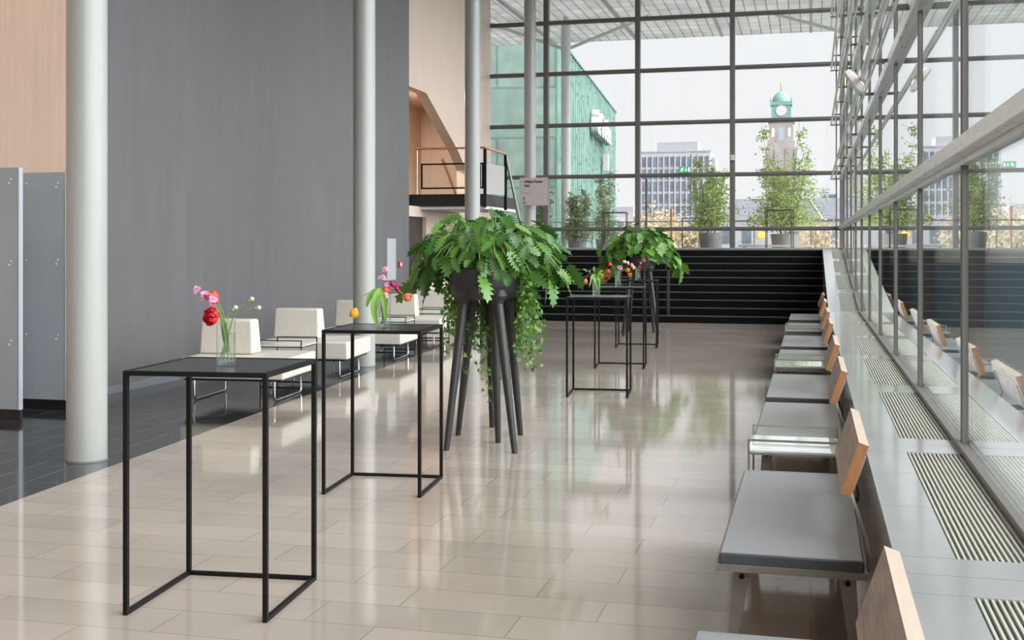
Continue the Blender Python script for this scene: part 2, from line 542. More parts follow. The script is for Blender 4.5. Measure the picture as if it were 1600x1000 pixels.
def part(mb, name, m, root, **k):
    o = mb.build(name, m, None, **k)
    o.parent = root
    o.matrix_parent_inverse = Matrix.Translation(root.location).inverted()
    return o


FX = [-9.2, -6.81, -4.37, -1.94, XG]
ZT = [2.10, 3.49, 4.85, 6.22, 7.575, 8.95]
for x in FX[:-1]:
    part(MB().box(x - .065, x + .065, YW - .10, YW + .10, ZS, ZC), 'mullion', FRAME, w1, bevel=.008)
part(MB().box(.60, .63, YW - .12, YW + .02, ZS, ZC), 'corner_post', FRAME, w1)
part(MB().box(.70, XG + .06, YW - .08, YW + .1, ZS, ZC), 'corner_post', FRAME, w1)
for z in ZT:
    part(MB().box(-9.2, XG, YW - .075, YW + .075, z - .05, z + .05), 'transom', FRAME, w1, bevel=.006)
    part(MB().box(-9.2, XG, YW - .095, YW - .075, z - .016, z + .016), 'glazing_bead', FRAME, w1)
zz = [ZS + .045] + ZT
for xa, xb in zip(FX[:-1], FX[1:]):
    for za, zb in zip(zz[:-1], zz[1:]):
        part(MB().box(xa + .066, xb - .066, YW - .006, YW + .006, za + .05, zb - .05), 'pane', WIN, w1)

# side glass wall
w2 = empty('window_2', (XG, 0, ZL), 0, 'long side glass wall above the metal ledge, mirroring the far window', 'window', None, 'structure')
for y in YM:
    part(MB().box(XG - .022, XG + .09, y - .022, y + .022, zl(y), ZC), 'mullion', FRAME, w2, bevel=.005)
part(MB().box(XG - .085, XG + .02, -3, YW - .13, 2.09, 2.17), 'rail', STEEL, w2, bevel=.006)
part(MB().box(XG - .03, XG + .05, -3, YW - .13, 2.06, 2.088), 'rail_track', STEEL, w2)
for z in ZT[1:]:
    part(MB().box(XG - .07, XG + .03, -3, YW - .13, z - .19, z - .10), 'girt', STEEL, w2, bevel=.006)
    part(MB().tube([(XG - .25, -3, z - .14), (XG - .25, YW - .2, z - .14)], .024, 10), 'pipe', STEEL, w2, smooth=True)
    part(MB().tube([(XG - .19, -3, z - .20), (XG - .19, YW - .2, z - .20)], .012, 8), 'conduit', STEEL, w2, smooth=True)
    for k, y in enumerate(YM):
        part(MB().box(XG - .27, XG - .05, y + .10, y + .13, z - .155, z - .125), 'pipe_bracket', FRAME, w2)
tb = MB()
for a, b in ((-3, 18.45), (18.45, 27.75), (27.75, YW)):
    for x0, x1, h in ((XG - .045, XG - .025, .03), (XG - .02, XG + .02, .018)):
        tb.hexa([(x0, a, zl(a)), (x1, a, zl(a)), (x1, b, zl(b)), (x0, b, zl(b))],
                [(x0, a, zl(a) + h), (x1, a, zl(a) + h), (x1, b, zl(b) + h), (x0, b, zl(b) + h)])
part(tb, 'base_track', FRAME, w2)
lev = [None, 2.13] + [z - .15 for z in ZT[1:]] + [ZC]
for a, b in zip(YM[:-1], YM[1:]):
    for i in range(len(lev) - 1):
        za0 = zl(a) + .02 if lev[i] is None else lev[i] + .045
        za1 = zl(b) + .02 if lev[i] is None else lev[i] + .045
        zb = lev[i + 1] - (.07 if i == 0 else .05)
        if zb - za0 < .15: continue
        ya, yb = a + .022, b - .022
        if yb > YW: yb = YW - .1
        if ya > YW - .3: continue
        mb = MB().hexa([(XG - .005, ya, za0), (XG + .005, ya, za0), (XG + .005, yb, za1), (XG - .005, yb, za1)],
                       [(XG - .005, ya, zb), (XG + .005, ya, zb), (XG + .005, yb, zb), (XG - .005, yb, zb)])
        part(mb, 'pane', SIDEWIN, w2)

# columns
colb = [(-5.45, 8.0), (-5.99, 15.2), (-6.53, 22.4)]
clabel = ['thick pale round column nearest, rising from the dark floor by the partition boards',
          'pale round column among the white lounge seats',
          'pale round column in front of the black landing']
for (x, y), lb in zip(colb, clabel):
    c = MB().lathe([(.153, 0), (.153, ZC)], 48)
    o = tag(c.build('column', COLUMN, loc=(x, y, 0), smooth=True), lb, 'column', 'round columns in a row', 'structure')
    MB().lathe([(.158, 0), (.158, .012)], 48).build('base_ring', mat('column_base', (.2, .2, .19), .5, var=.1, scale=9), o, smooth=True)
c = MB().lathe([(.153, 0), (.153, ZC - ZS)], 48)
tag(c.build('column', COLUMN, loc=(-7.07, 29.6, ZS), smooth=True), 'pale round column carrying the grey direction sign', 'column', 'round columns in a row', 'structure')

# fill light added to brighten the stair recess, no lamp known there
rl = empty('recess_fill_light', (-9.4, 26.0, 5.3), 0, 'added round fill light under the soffit of the stair recess', 'lamp')
MB().lathe([(0, -.05), (.22, -.05), (.24, 0), (0, 0)], 24).build('housing', WHITE, rl)
MB().lathe([(0, -.056), (.2, -.056), (.2, -.0505), (0, -.0505)], 24).build('fill_light_lens', emit_mat('fill_light_lens', WARM, 1.0), rl)
d = bpy.data.lights.new('fill_light', 'AREA'); d.shape = 'DISK'; d.size = .4; d.energy = 130; d.color = WARM
o = bpy.data.objects.new('fill_light', d); col.objects.link(o); o.parent = rl; o.location = (0, 0, -.07)


for x, y, lb in ((-9.6, 3.5, 'added fill light over the left alcove, nearer one'), (-9.6, 8.0, 'added fill light over the left alcove, farther one')):  # unseen ceiling lights, added to brighten the alcove wall and boards
    al = empty('added_fill_light', (x, y, ZC), 0, lb, 'lamp', 'added fill lights over the left alcove')
    MB().lathe([(0, -.08), (.24, -.08), (.27, 0), (0, 0)], 24).build('housing', WHITE, al)
    MB().lathe([(0, -.088), (.22, -.088), (.22, -.0805), (0, -.0805)], 24).build('fill_light_lens', _M['fill_light_lens'], al)
    d = bpy.data.lights.new('fill_light', 'AREA'); d.shape = 'DISK'; d.size = .44; d.energy = 110; d.color = WARM
    o = bpy.data.objects.new('fill_light', d); col.objects.link(o); o.parent = al; o.location = (0, 0, -.1)

# ============================================================ STANDING TABLES
def standing_table():
    root = empty('standing_table')
    s, b, h = .34, .011, 1.10
    e = s - b
    for sx in (-1, 1):
        for sy in (-1, 1):
            MB().box(sx * e - b, sx * e + b, sy * e - b, sy * e + b, 0, h - .022).build('leg', BLACK, root, bevel=.0015)
    f = MB()
    f.box(-s, s, -s, -s + .022, h - .022, h).box(-s, s, s - .022, s, h - .022, h)
    f.box(-s, -s + .022, -s + .022, s - .022, h - .022, h).box(s - .022, s, -s + .022, s - .022, h - .022, h)
    f.build('top_frame', BLACK, root, bevel=.0015)
    MB().box(-s + .022, s - .022, -s + .022, s - .022, h - .012, h - .002).build('tabletop', TOPBLK, root)
    MB().box(-s, -s + .022, -s + .022, s - .022, 0, .02).build('foot_rail', BLACK, root, bevel=.0015)
    MB().box(s - .022, s, -s + .022, s - .022, 0, .02).build('foot_rail', BLACK, root, bevel=.0015)
    MB().box(-s + .022, s - .022, s - .022, s, 0, .02).build('foot_rail', BLACK, root, bevel=.0015)
    return root


TB = [(-2.69, 5.038, 0), (-2.86, 7.637, 0), (-2.30, 12.98, 0), (-2.54, 16.02, 0), (-2.785, 19.29, 0),
      (-.80, 31.3, ZS - .07), (-3.85, 39.5, ZS - .07), (-5.3, 32.4, ZS - .07)]
TL = ['black square standing table nearest the viewer, vase with red ranunculus on it',
      'black square standing table beside the big planter, vase with yellow tulip on it',
      'black standing table past the big planter, front one of the far three',
      'black standing table, middle one of the far three',
      'black standing table farthest back, in front of the second planter',
      'black standing table out on the terrace in front of the large birch pot',
      'black standing table on the terrace near the railing, left of the smaller birch pot',
      'black standing table on the terrace in front of the copper green building']
tproto = standing_table()
for i, (p, lb) in enumerate(zip(TB, TL)):
    o = tproto if i == 0 else copy_tree(tproto)
    o.location = p
    o.rotation_euler.z = R(5.2)
    tag(o, lb, 'table', 'standing tables indoors' if i < 5 else 'standing tables on the terrace')


# ============================================================ PLANTERS
def lobed(mb, base, fwd, nrm, Ln, Wd, lobes=5, droop=.35, depth=.45, mi=0, fold=.18):
    fwd = fwd.normalized()
    nrm = (nrm - fwd * nrm.dot(fwd))
    if nrm.length < 1e-4: nrm = fwd.orthogonal()
    nrm.normalize()
    side = fwd.cross(nrm).normalized()
    n = lobes * 2 + 1
    vs = []

    def P(t, x, y):
        return base + fwd * (t * Ln) + side * (x * Wd * .5) + nrm * (abs(x) * Wd * .5 * fold - droop * Ln * t * t + y)
    for i in range(n + 1):
        t = i / n
        env = (math.sin(PI * min(1, (t * .82 + .12))) ** .75) if t < .999 else 0
        env *= (1 - t * .35)
        lob = 1 if i % 2 else (1 - depth)
        if i == 0: lob = .55
        tt = t + (.035 if i % 2 else -.03)
        x = env * lob
        vs += [P(t, 0, 0), P(tt, x, 0), P(tt, -x, 0)]
    vs[-2] = vs[-1] = P(1.03, 0, 0)
    # rounded lower lobes behind the stalk
    vs += [P(-.12, .32, 0), P(-.12, -.32, 0)]
    k = len(vs)
    fs = []
    for i in range(n):
        a = i * 3
        if i == n - 1:
            fs += [(a, a + 1, a + 3), (a, a + 3, a + 2)]
        else:
            fs += [(a, a + 1, a + 4, a + 3), (a, a + 3, a + 5, a + 2)]
    fs += [(0, k - 2, 1), (0, 2, k - 1)]
    mb.add(vs, fs, mi)


def ivyleaf(mb, p, fwd, nrm, s):
    fwd = fwd.normalized(); nrm = (nrm - fwd * nrm.dot(fwd))
    if nrm.length < 1e-4: nrm = fwd.orthogonal()
    nrm.normalize(); sd_ = fwd.cross(nrm)
    sh = [(0, 0), (-.12, .30), (.10, .52), (.28, .26), (.50, .42), (.56, .18), (1.0, 0), (.56, -.18), (.50, -.42), (.28, -.26), (.10, -.52), (-.12, -.30)]
    vs = [p + fwd * (x * s) + sd_ * (y * s) - nrm * (x * x * s * .25) for x, y in sh]
    c = p + fwd * (.25 * s) + nrm * (.05 * s)
    vs.append(c)
    mb.add(vs, [(i, (i + 1) % 12, 12) for i in range(12)])


def planter(loc, rz, feet, label, mode, seed):
    rnd = random.Random(seed)
    root = empty('footed_planter', loc, rz, label, 'planter', 'charcoal planters on six legs')
    b = MB()
    SX, SY = .30, .60
    b.lathe([(.02, 1.215), (.45, 1.212), (.68, 1.217), (.82, 1.235), (.92, 1.27), (.98, 1.335), (1, 1.42), (.985, 1.47), (.93, 1.485), (.88, 1.475), (.86, 1.43), (.02, 1.43)], 48, sx=SX, sy=SY)
    tops = []
    for fx, fy in feet:
        t = Vector((max(-.175, min(.175, fx * .60)), max(-.38, min(.38, fy * .62)), 1.20))
        tops.append(t)
        b.lathe([(.041, 1.14), (.043, 1.175), (.050, 1.20), (.066, 1.225), (.082, 1.25), (.06, 1.30)], 16, c=(t.x, t.y, 0))
    b.build('bowl', PLANTER, root, smooth=True)
    for (fx, fy), t in zip(feet, tops):
        d = Vector((fx, fy, 0)) - t
        MB().tube([t + Vector((0, 0, .01)), t + d * .5, t + d], [.041, .034, .024], 14).build('leg', PLANTER, root, smooth=True)
    MB().lathe([(.0, 1.431), (.86, 1.431), (.86, 1.462), (0, 1.465)], 32, sx=SX, sy=SY).build('soil', SOIL, root)
    lf = MB(); stm = MB()
    N_ = 560 if mode == 0 else 300
    for i in range(N_):
        ph = rnd.uniform(0, 2 * PI)
        sidew = abs(math.cos(ph)) > .55
        th = math.acos(1 - rnd.random() * (1.12 if sidew else .96))
        if mode == 0:
            rad = Vector((.59, .68, .42)) * rnd.uniform(.4, 1.06)
        else:
            rad = Vector((.60, .68, .52)) * rnd.uniform(.45, 1.06)
        out = Vector((math.cos(ph), math.sin(ph), 0))
        B = Vector((out.x * rad.x * math.sin(th) ** .8, out.y * rad.y * math.sin(th) ** .8, 1.52 + rad.z * math.cos(th)))
        if th > 1.5 and sidew:
            B.z -= rnd.uniform(0, .10)
        ell = (B.x / .33) ** 2 + (B.y / .63) ** 2
        if B.z < 1.53 and ell < 1.15:
            B.z = 1.54 + rnd.uniform(0, .08)
        dn = -.25 - .75 * min(1, th / 1.5) + rnd.uniform(-.5, .5)
        fw = out * rnd.uniform(.35, 1.0) + Vector((rnd.uniform(-.7, .7), rnd.uniform(-.7, .7), dn))
        nr = out * (.55 * math.sin(th) + .1) + Vector((rnd.gauss(0, .55), rnd.gauss(0, .55), math.cos(th) + .35))
        if mode == 0:
            Ln = rnd.uniform(.11, .215)
            lobed(lf, B, fw, nr, Ln, Ln * rnd.uniform(.72, .92), rnd.choice((5, 5, 6)), rnd.uniform(.05, .3), rnd.uniform(.5, .68))
        else:
            Ln = rnd.uniform(.15, .27)
            lobed(lf, B, fw, nr, Ln, Ln * rnd.uniform(.85, 1.05), rnd.choice((2, 3, 3)), rnd.uniform(.05, .3), rnd.uniform(.3, .45))
        S = Vector((B.x * .35 + rnd.uniform(-.05, .05), B.y * .5 + rnd.uniform(-.06, .06), 1.45))
        mid = S.lerp(B, .55) + Vector((0, 0, .09 + .08 * math.sin(th)))
        pts = [S, S.lerp(mid, .5) + Vector((0, 0, .03)), mid, mid.lerp(B, .6) + Vector((0, 0, .015)), B]
        stm.tube(pts, .0042, 5, cap=False)
    # longer drooping shoots at both ends
    shoots = ([(-.62, .1, 1.50, 5), (-.58, -.2, 1.42, 5), (.60, .15, 1.48, 5), (.66, -.05, 1.44, 4), (.06, -.1, 1.94, 1), (.10, -.62, 1.40, 2)]
              if mode == 0 else [(-.74, 0, 1.30, 6), (.76, 0, 1.26, 6), (-.70, .3, 1.42, 5), (.66, .2, 1.38, 6), (-.5, -.3, 1.25, 5), (-.75, .1, 1.62, 3), (.7, -.2, 1.5, 4)])
    for x, y, z, k in shoots:
        out = Vector((x, y, 0))
        nx = out.normalized() if out.length > .1 else Vector((0, 0, 1))
        p0 = Vector((x * .5, y * .5, 1.55)); p1 = Vector((x, y, z))
        stm.tube([p0, p0.lerp(p1, .5) + Vector((0, 0, .12)), p1, p1 + nx * .05 + Vector((0, 0, -.12))], .004, 5, cap=False)
        for j in range(k):
            q = p0.lerp(p1, .55 + .45 * j / max(1, k - 1)) + Vector((rnd.uniform(-.06, .06), rnd.uniform(-.08, .08), rnd.uniform(-.12, .05)))
            fw = nx * .4 + Vector((rnd.uniform(-.5, .5), rnd.uniform(-.5, .5), -.8)) if z < 1.9 else Vector((-.3, .2, 1))
            Ln = rnd.uniform(.17, .25)
            if mode == 0: lobed(lf, q, fw, nx * .5 + Vector((rnd.gauss(0, .6), rnd.gauss(0, .6), .4)), Ln * (.75 if z > 1.9 else 1), Ln * (.3 if z > 1.9 else .8), 5, .2, .5)
            else: lobed(lf, q, fw, nx * .5 + Vector((rnd.gauss(0, .6), rnd.gauss(0, .6), .4)), Ln * 1.15, Ln * 1.1, 3, .2, .35)
    tag(lf.build('foliage', PHIL if mode == 0 else PHIL2, root, smooth=True), kind='stuff')
    tag(stm.build('leaf_stalk', STEMG, root), kind='stuff')
    if mode == 0:
        iv = MB(); vt = MB()
        # (x, y, lowest z)
        strands = []
        for i in range(120):
            ph = rnd.uniform(0.05 * PI, 0.95 * PI) if rnd.random() < .72 else rnd.choice((rnd.uniform(-.32, .08), PI + rnd.uniform(-.08, .32)))
            strands.append((ph, rnd.uniform(.80, 1.16) if rnd.random() < .8 else rnd.uniform(.58, .85)))
        strands += [(PI * .80, .26), (PI * .74, .40), (PI * .86, .52), (PI * .62, .45), (PI * .1, .50), (PI * .2, .58), (PI * 1.06, .58)]
        for ph, zb in strands:
            c, s_ = math.cos(ph), math.sin(ph)
            x, y = c * (SX + .02), s_ * (SY + .02)
            z = 1.50
            pts = [Vector((c * SX * .8, s_ * SY * .8, 1.47)), Vector((x, y, z))]
            dx, dy = rnd.uniform(-.16, .10) * c, rnd.uniform(-.2, .02) * s_
            while z > zb:
                z -= .055
                x += dx * .09 + rnd.uniform(-.020, .020); y += dy * .09 + rnd.uniform(-.020, .020)
                e2 = (x / (SX + .03)) ** 2 + (y / (SY + .03)) ** 2
                if z > 1.2 and e2 < 1:
                    k_ = 1 / math.sqrt(e2); x *= k_; y *= k_
                pts.append(Vector((x, y, z)))
                for _ in range(2 if z > .75 else 1):
                    a = rnd.uniform(0, 2 * PI)
                    o_ = Vector((math.cos(a), math.sin(a), 0))
                    ivyleaf(iv, pts[-1] + o_ * rnd.uniform(.006, .05) + Vector((0, 0, rnd.uniform(-.03, .03))), o_ * .6 + Vector((0, 0, rnd.uniform(-1.1, .1))), Vector((rnd.gauss(0, .8), rnd.gauss(-.2, .8), .5)), rnd.uniform(.030, .052))
            vt.tube(pts, .0016, 4, cap=False)
        tag(iv.build('trailing_ivy', IVY, root), kind='stuff')
        tag(vt.build('ivy_vine', STEMG, root), kind='stuff')
    return root


F1 = [(-.20, -.56), (-.33, .19), (-.16, .70), (.115, -.11), (.37, -.55), (.20, .33)]
planter((-2.67, 9.65, 0), 0, F1, 'large charcoal six-legged planter with feathery leaves and ivy hanging between its legs', 0, 5)
planter((-3.10, 21.85, 0), R(8), [(-.30, -.5), (-.33, .12), (-.22, .62), (.10, -.05), (.33, -.52), (.26, .5)], 'farther charcoal six-legged planter with broad-leaved bush before the stairs', 1, 9)

# ============================================================ VASES AND FLOWERS
PET = {}
for nm, ca, cb in (('red', (.55, .012, .02), (.75, .03, .03)), ('coral', (.80, .07, .05), (.88, .16, .10)), ('yellow', (.85, .40, .02), (.92, .58, .05)),
                   ('pink', (.82, .40, .66), (.93, .62, .82)), ('crimson', (.42, .01, .07), (.60, .04, .16)), ('peach', (.80, .20, .13), (.85, .48, .22)),
                   ('lime', (.55, .62, .15), (.72, .74, .30)), ('palepink', (.88, .58, .60), (.95, .75, .74)), ('orange', (.86, .22, .02), (.90, .42, .03)), ('budgreen', (.30, .44, .16), (.55, .62, .34))):
    PET[nm] = leaf_mat('petal_' + nm, ca, cb, .5, trans=.3)
FLEAF = leaf_mat('tulip_leaf', (.15, .33, .04), (.30, .50, .10), .4, trans=.3)


def frame_of(d):
    d = d.normalized()
    s = d.orthogonal().normalized()
    return d, s, d.cross(s)


def petal(mb, c, d, ang, R0, Hh, wid, open_=0.0, rot=0):
    """one cupped petal of a bloom with axis d"""
    d, s, u = frame_of(d)
    vs = []; nu, nv = 5, 5
    for j in range(nv + 1):
        v = j / nv
        r = R0 * (math.sin(PI * (.10 + .62 * v)) + open_ * v * v)
        wa = wid * (math.sin(PI * (.14 + .80 * v)) ** .7)
        for i in range(nu):
            uu = (i / (nu - 1) - .5) * 2
            a = ang + uu * wa
            zc = Hh * (v - .10 * uu * uu * v)
            vs.append(c + d * zc + (s * math.cos(a) + u * math.sin(a)) * (r * (1 - .06 * uu * uu)))
    fs = [(j * nu + i, j * nu + i + 1, (j + 1) * nu + i + 1, (j + 1) * nu + i) for j in range(nv) for i in range(nu - 1)]
    mb.add(vs, fs)


def tulip(mb, c, d, r=.026, h=.055, open_=0.0):
    for k in range(3): petal(mb, c, d, 2 * PI * k / 3 + .5, r * .88, h * .97, 1.15, open_)
    for k in range(3): petal(mb, c, d, 2 * PI * k / 3 + 1.55, r, h, 1.0, open_)


def ranunc(mb, c, d, r=.032):
    for ring, n_, hh in ((1, 6, .95), (.8, 6, 1.0), (.58, 5, 1.02), (.36, 4, 1.03), (.17, 3, 1.0)):
        for k in range(n_):
            petal(mb, c + d.normalized() * (r * .1 * (1 - ring)), d, 2 * PI * k / n_ + ring * 7, r * ring * 1.02, r * 1.25 * hh, 3.6 / n_, .12 * ring)


def sweetpea(mb, c, d, r=.026, rnd=random):
    d, s, u = frame_of(d)
    for k in range(5):
        a0 = 2 * PI * k / 5 + rnd.uniform(-.3, .3)
        o = (s * math.cos(a0) + u * math.sin(a0)) * .55 + d * rnd.uniform(-.1, .7)
        n_ = 9
        cc = c + o * r * .5
        t1, t2, t3 = frame_of(o + d * .4)
        vs = [cc]
        for i in range(n_):
            a = 2 * PI * i / n_
            vs.append(cc + (t2 * math.cos(a) + t3 * math.sin(a)) * r * rnd.uniform(.7, 1.0) + t1 * r * rnd.uniform(-.1, .45))
        mb.add(vs, [(0, 1 + i, 1 + (i + 1) % n_) for i in range(n_)])


def budm(mb, c, d, r, h):
    d, s, u = frame_of(d)
    vs = []; nv = 6; nn = 8
    for j in range(nv + 1):
        v = j / nv
        rr = r * math.sin(PI * (.06 + .88 * v)) ** .8
        for i in range(nn):
            a = 2 * PI * i / nn
            vs.append(c + d * (h * v) + (s * math.cos(a) + u * math.sin(a)) * rr)
    fs = [(j * nn + i, j * nn + (i + 1) % nn, (j + 1) * nn + (i + 1) % nn, (j + 1) * nn + i) for j in range(nv) for i in range(nn)]
    mb.add(vs, fs)


def strap_leaf(mb, pts, wd, nrm):
    vs = []; n_ = len(pts)
    for i, p in enumerate(pts):
        t = i / (n_ - 1)
        d = (pts[min(i + 1, n_ - 1)] - pts[max(i - 1, 0)]).normalized()
        s = d.cross(nrm).normalized() if abs(d.dot(nrm)) < .99 else d.orthogonal()
        ww = wd * .5 * math.sin(PI * (.13 + .85 * t)) ** .8
        up = s.cross(d) * (ww * .35)
        vs += [p + s * ww + up, p, p - s * ww + up]
    fs = []
    for i in range(n_ - 1):
        a = i * 3
        fs += [(a, a + 1, a + 4, a + 3), (a + 1, a + 2, a + 5, a + 4)]
    mb.add(vs, fs)


def bez(p0, p1, p2, n_=10):
    return [p0.lerp(p1, i / n_).lerp(p1.lerp(p2, i / n_), i / n_) for i in range(n_ + 1)]


def make_vase(loc, label, h=.215, r=.044):
    root = empty('glass_vase', loc, 0, label, 'vase', 'glass flower vases on the standing tables')
    MB().lathe([(0, .0), (r * .96, 0), (r, .004), (r, h), (r - .0028, h), (r - .0028, .016), (0, .016)], 36, cap=False).build('vessel', CLEAR, root, smooth=True)
    MB().lathe([(0, .0165), (r - .0034, .0165), (r - .0034, h * .68), (0, h * .68)], 32, cap=False).build('water', WATER, root, smooth=True)
    return root


def flower(kind, loc, off, colr, label, cat='flower', leaves=0, seed=0, size=1.0, group='cut flowers in the vases', vh=.215, dy=0.0, face=None):
    """stem stands in the vase at loc and leans out to off = (sideways, up) from the vase foot"""
    rnd = random.Random(seed * 7 + 3)
    root = empty(kind, loc, 0, label, cat, group)
    tip = RIGHT * off[0] + Vector((-RIGHT.y, RIGHT.x, 0)) * dy + Vector((0, 0, off[1]))
    ang = math.atan2(off[0], .2)
    lean = max(-1, min(1, off[0] / .12))
    mouth = RIGHT * (.030 * lean) + Vector((-RIGHT.y, RIGHT.x, 0)) * (.02 * (1 if dy > 0 else -1) if dy else 0) + Vector((0, 0, vh))
    foot = RIGHT * (-.028 * lean + rnd.uniform(-.004, .004)) + Vector((-RIGHT.y, RIGHT.x, 0)) * rnd.uniform(-.02, .02) + Vector((0, 0, .02))
    if off[1] < vh:      # hangs over the rim
        p = bez(foot, foot.lerp(mouth, .6), mouth, 6) + bez(mouth, mouth + (mouth - foot) * .35 + RIGHT * (off[0] * .5), tip, 8)[1:]
    else:
        p = bez(foot, foot.lerp(mouth, .6), mouth, 6) + bez(mouth, mouth + (mouth - foot) * ((off[1] - vh) / vh * .6), tip, 8)[1:]
    d = (p[-1] - p[-2]).normalized()
    if face: d = (d * .4 + Vector(face)).normalized()
    st_ = MB().tube(p, .0028 * (1 if kind == 'tulip' else .75), 6)
    st_.build('stem', STEMG, root, smooth=True)
    bl = MB()
    if kind == 'tulip': tulip(bl, tip - d * .012, d, .028 * size, .058 * size, -.05)
    elif kind == 'ranunculus': ranunc(bl, tip - d * .018, d, .036 * size)
    elif kind == 'sweet_pea': sweetpea(bl, tip, d, .027 * size, rnd)
    elif kind == 'carnation_bud':
        cx = MB(); budm(cx, tip - d * .022, d, .0085 * size, .026 * size); cx.build('calyx', FLEAF, root, smooth=True)
        budm(bl, tip - d * .002, d, .011 * size, .02 * size)
    elif kind == 'bud_stem':
        for q in range(4):
            t_ = p[-1 - q]
            budm(bl, t_ + Vector((rnd.uniform(-.01, .01), rnd.uniform(-.01, .01), 0)), (d + Vector((rnd.uniform(-.5, .5), rnd.uniform(-.5, .5), .3))).normalized(), .008, .025)
    bl.build('bloom', PET[colr], root, smooth=True)
    for k in range(leaves):
        lm = MB()
        a = rnd.uniform(-1, 1)
        b0 = p[4 + k % 3]
        e = b0 + RIGHT * (rnd.uniform(-.05, .07)) + Vector((rnd.uniform(-.02, .02), rnd.uniform(-.02, .02), rnd.uniform(.05, .09)))
        inside = k < 2
        if inside:
            b0 = p[1]; e = p[1] + RIGHT * rnd.uniform(-.03, .03) + Vector((0, 0, .16))
        strap_leaf(lm, bez(b0, b0.lerp(e, .5) + Vector((0, 0, .04)), e, 8), .03, Vector((0, -1, .2)))
        lm.build('leaf', FLEAF, root, smooth=True)
    return root


ZT_ = 1.10
V = [Vector((-2.675, 5.023, ZT_)), Vector((-2.860, 7.632, ZT_)), Vector((-2.337, 13.00, ZT_)), Vector((-2.592, 16.12, ZT_)), Vector((-2.775, 19.32, ZT_))]
VL = ['clear glass vase on the nearest standing table', 'clear glass vase half hidden by a drooping tulip leaf',
      'clear glass vase on the front table of the far three', 'clear glass vase on the middle table of the far three',
      'clear glass vase on the farthest table, before the second planter']
for p, lb in zip(V, VL): make_vase(p, lb)
on1 = 'in the nearest vase'
flower('tulip', V[0], (-.050, .300), 'coral', 'open red-orange tulip standing in the nearest vase', leaves=2, seed=1, size=1.12, dy=.01)
flower('ranunculus', V[0], (-.050, .228), 'red', 'full deep red ranunculus leaning left over the rim of the nearest vase', seed=2, size=1.2, dy=-.04, face=(-.2, -1.0, .25))
flower('sweet_pea', V[0], (-.136, .350), 'pink', 'pink sweet pea bloom, outermost left in the nearest vase', seed=3, size=.85, dy=.01)
flower('sweet_pea', V[0], (-.097, .325), 'pink', 'pink sweet pea bloom just left of the red-orange tulip', seed=4, size=1.0, dy=.0)
flower('sweet_pea', V[0], (-.052, .306), 'pink', 'pink sweet pea bloom in front of the red-orange tulip', seed=5, size=.95, dy=-.045)
flower('sweet_pea', V[0], (-.060, .268), 'pink', 'pink sweet pea bloom just above the deep red ranunculus', seed=6, size=.8, dy=.0)
flower('carnation_bud', V[0], (.042, .266), 'palepink', 'pale pink carnation bud on the shortest stem in the nearest vase', seed=7, dy=-.01)
flower('carnation_bud', V[0], (.112, .306), 'palepink', 'pale pink carnation bud highest at right in the nearest vase', seed=8, dy=.02)
flower('carnation_bud', V[0], (.148, .268), 'palepink', 'pale pink carnation bud farthest right in the nearest vase', seed=9, dy=.0)
# second vase
flower('tulip', V[1], (-.195, .122), 'yellow', 'yellow-orange parrot tulip drooping left off the second table vase', seed=11, size=1.25, dy=-.03)
flower('tulip', V[1], (-.044, .225), 'lime', 'pale green-yellow tulip bud upright in the second table vase', leaves=2, seed=12, size=.85, dy=-.02)
flower('tulip', V[1], (-.066, .175), 'lime', 'half open cream-green tulip low in the second table vase', seed=13, size=.75, dy=-.05)
flower('tulip', V[1], (.004, .232), 'coral', 'orange-red tulip in the middle of the second table vase', leaves=2, seed=14, size=1.05, dy=.0)
flower('sweet_pea', V[1], (.013, .394), 'pink', 'topmost pink sweet pea in the second table vase', seed=15, size=.95, dy=.0)
flower('sweet_pea', V[1], (-.013, .335), 'pink', 'pink sweet pea second from the top in the second table vase', seed=16, size=1.0, dy=.01)
flower('sweet_pea', V[1], (.022, .285), 'pink', 'pink sweet pea above the orange-red tulip in the second table vase', seed=17, size=.95, dy=.0)
flower('sweet_pea', V[1], (.009, .217), 'pink', 'pale pink sweet pea overlapping the orange-red tulip, second table vase', seed=18, size=.95, dy=-.04)
flower('ranunculus', V[1], (.058, .297), 'crimson', 'upper crimson ranunculus in the second table vase', seed=19, size=.72, dy=.0)
flower('ranunculus', V[1], (.089, .266), 'crimson', 'lower crimson ranunculus in the second table vase', seed=20, size=.78, dy=.01)
flower('tulip', V[1], (.137, .205), 'peach', 'peach tulip leaning far right from the second table vase', seed=21, size=1.15, dy=.0, face=(.9, -.1, .45))
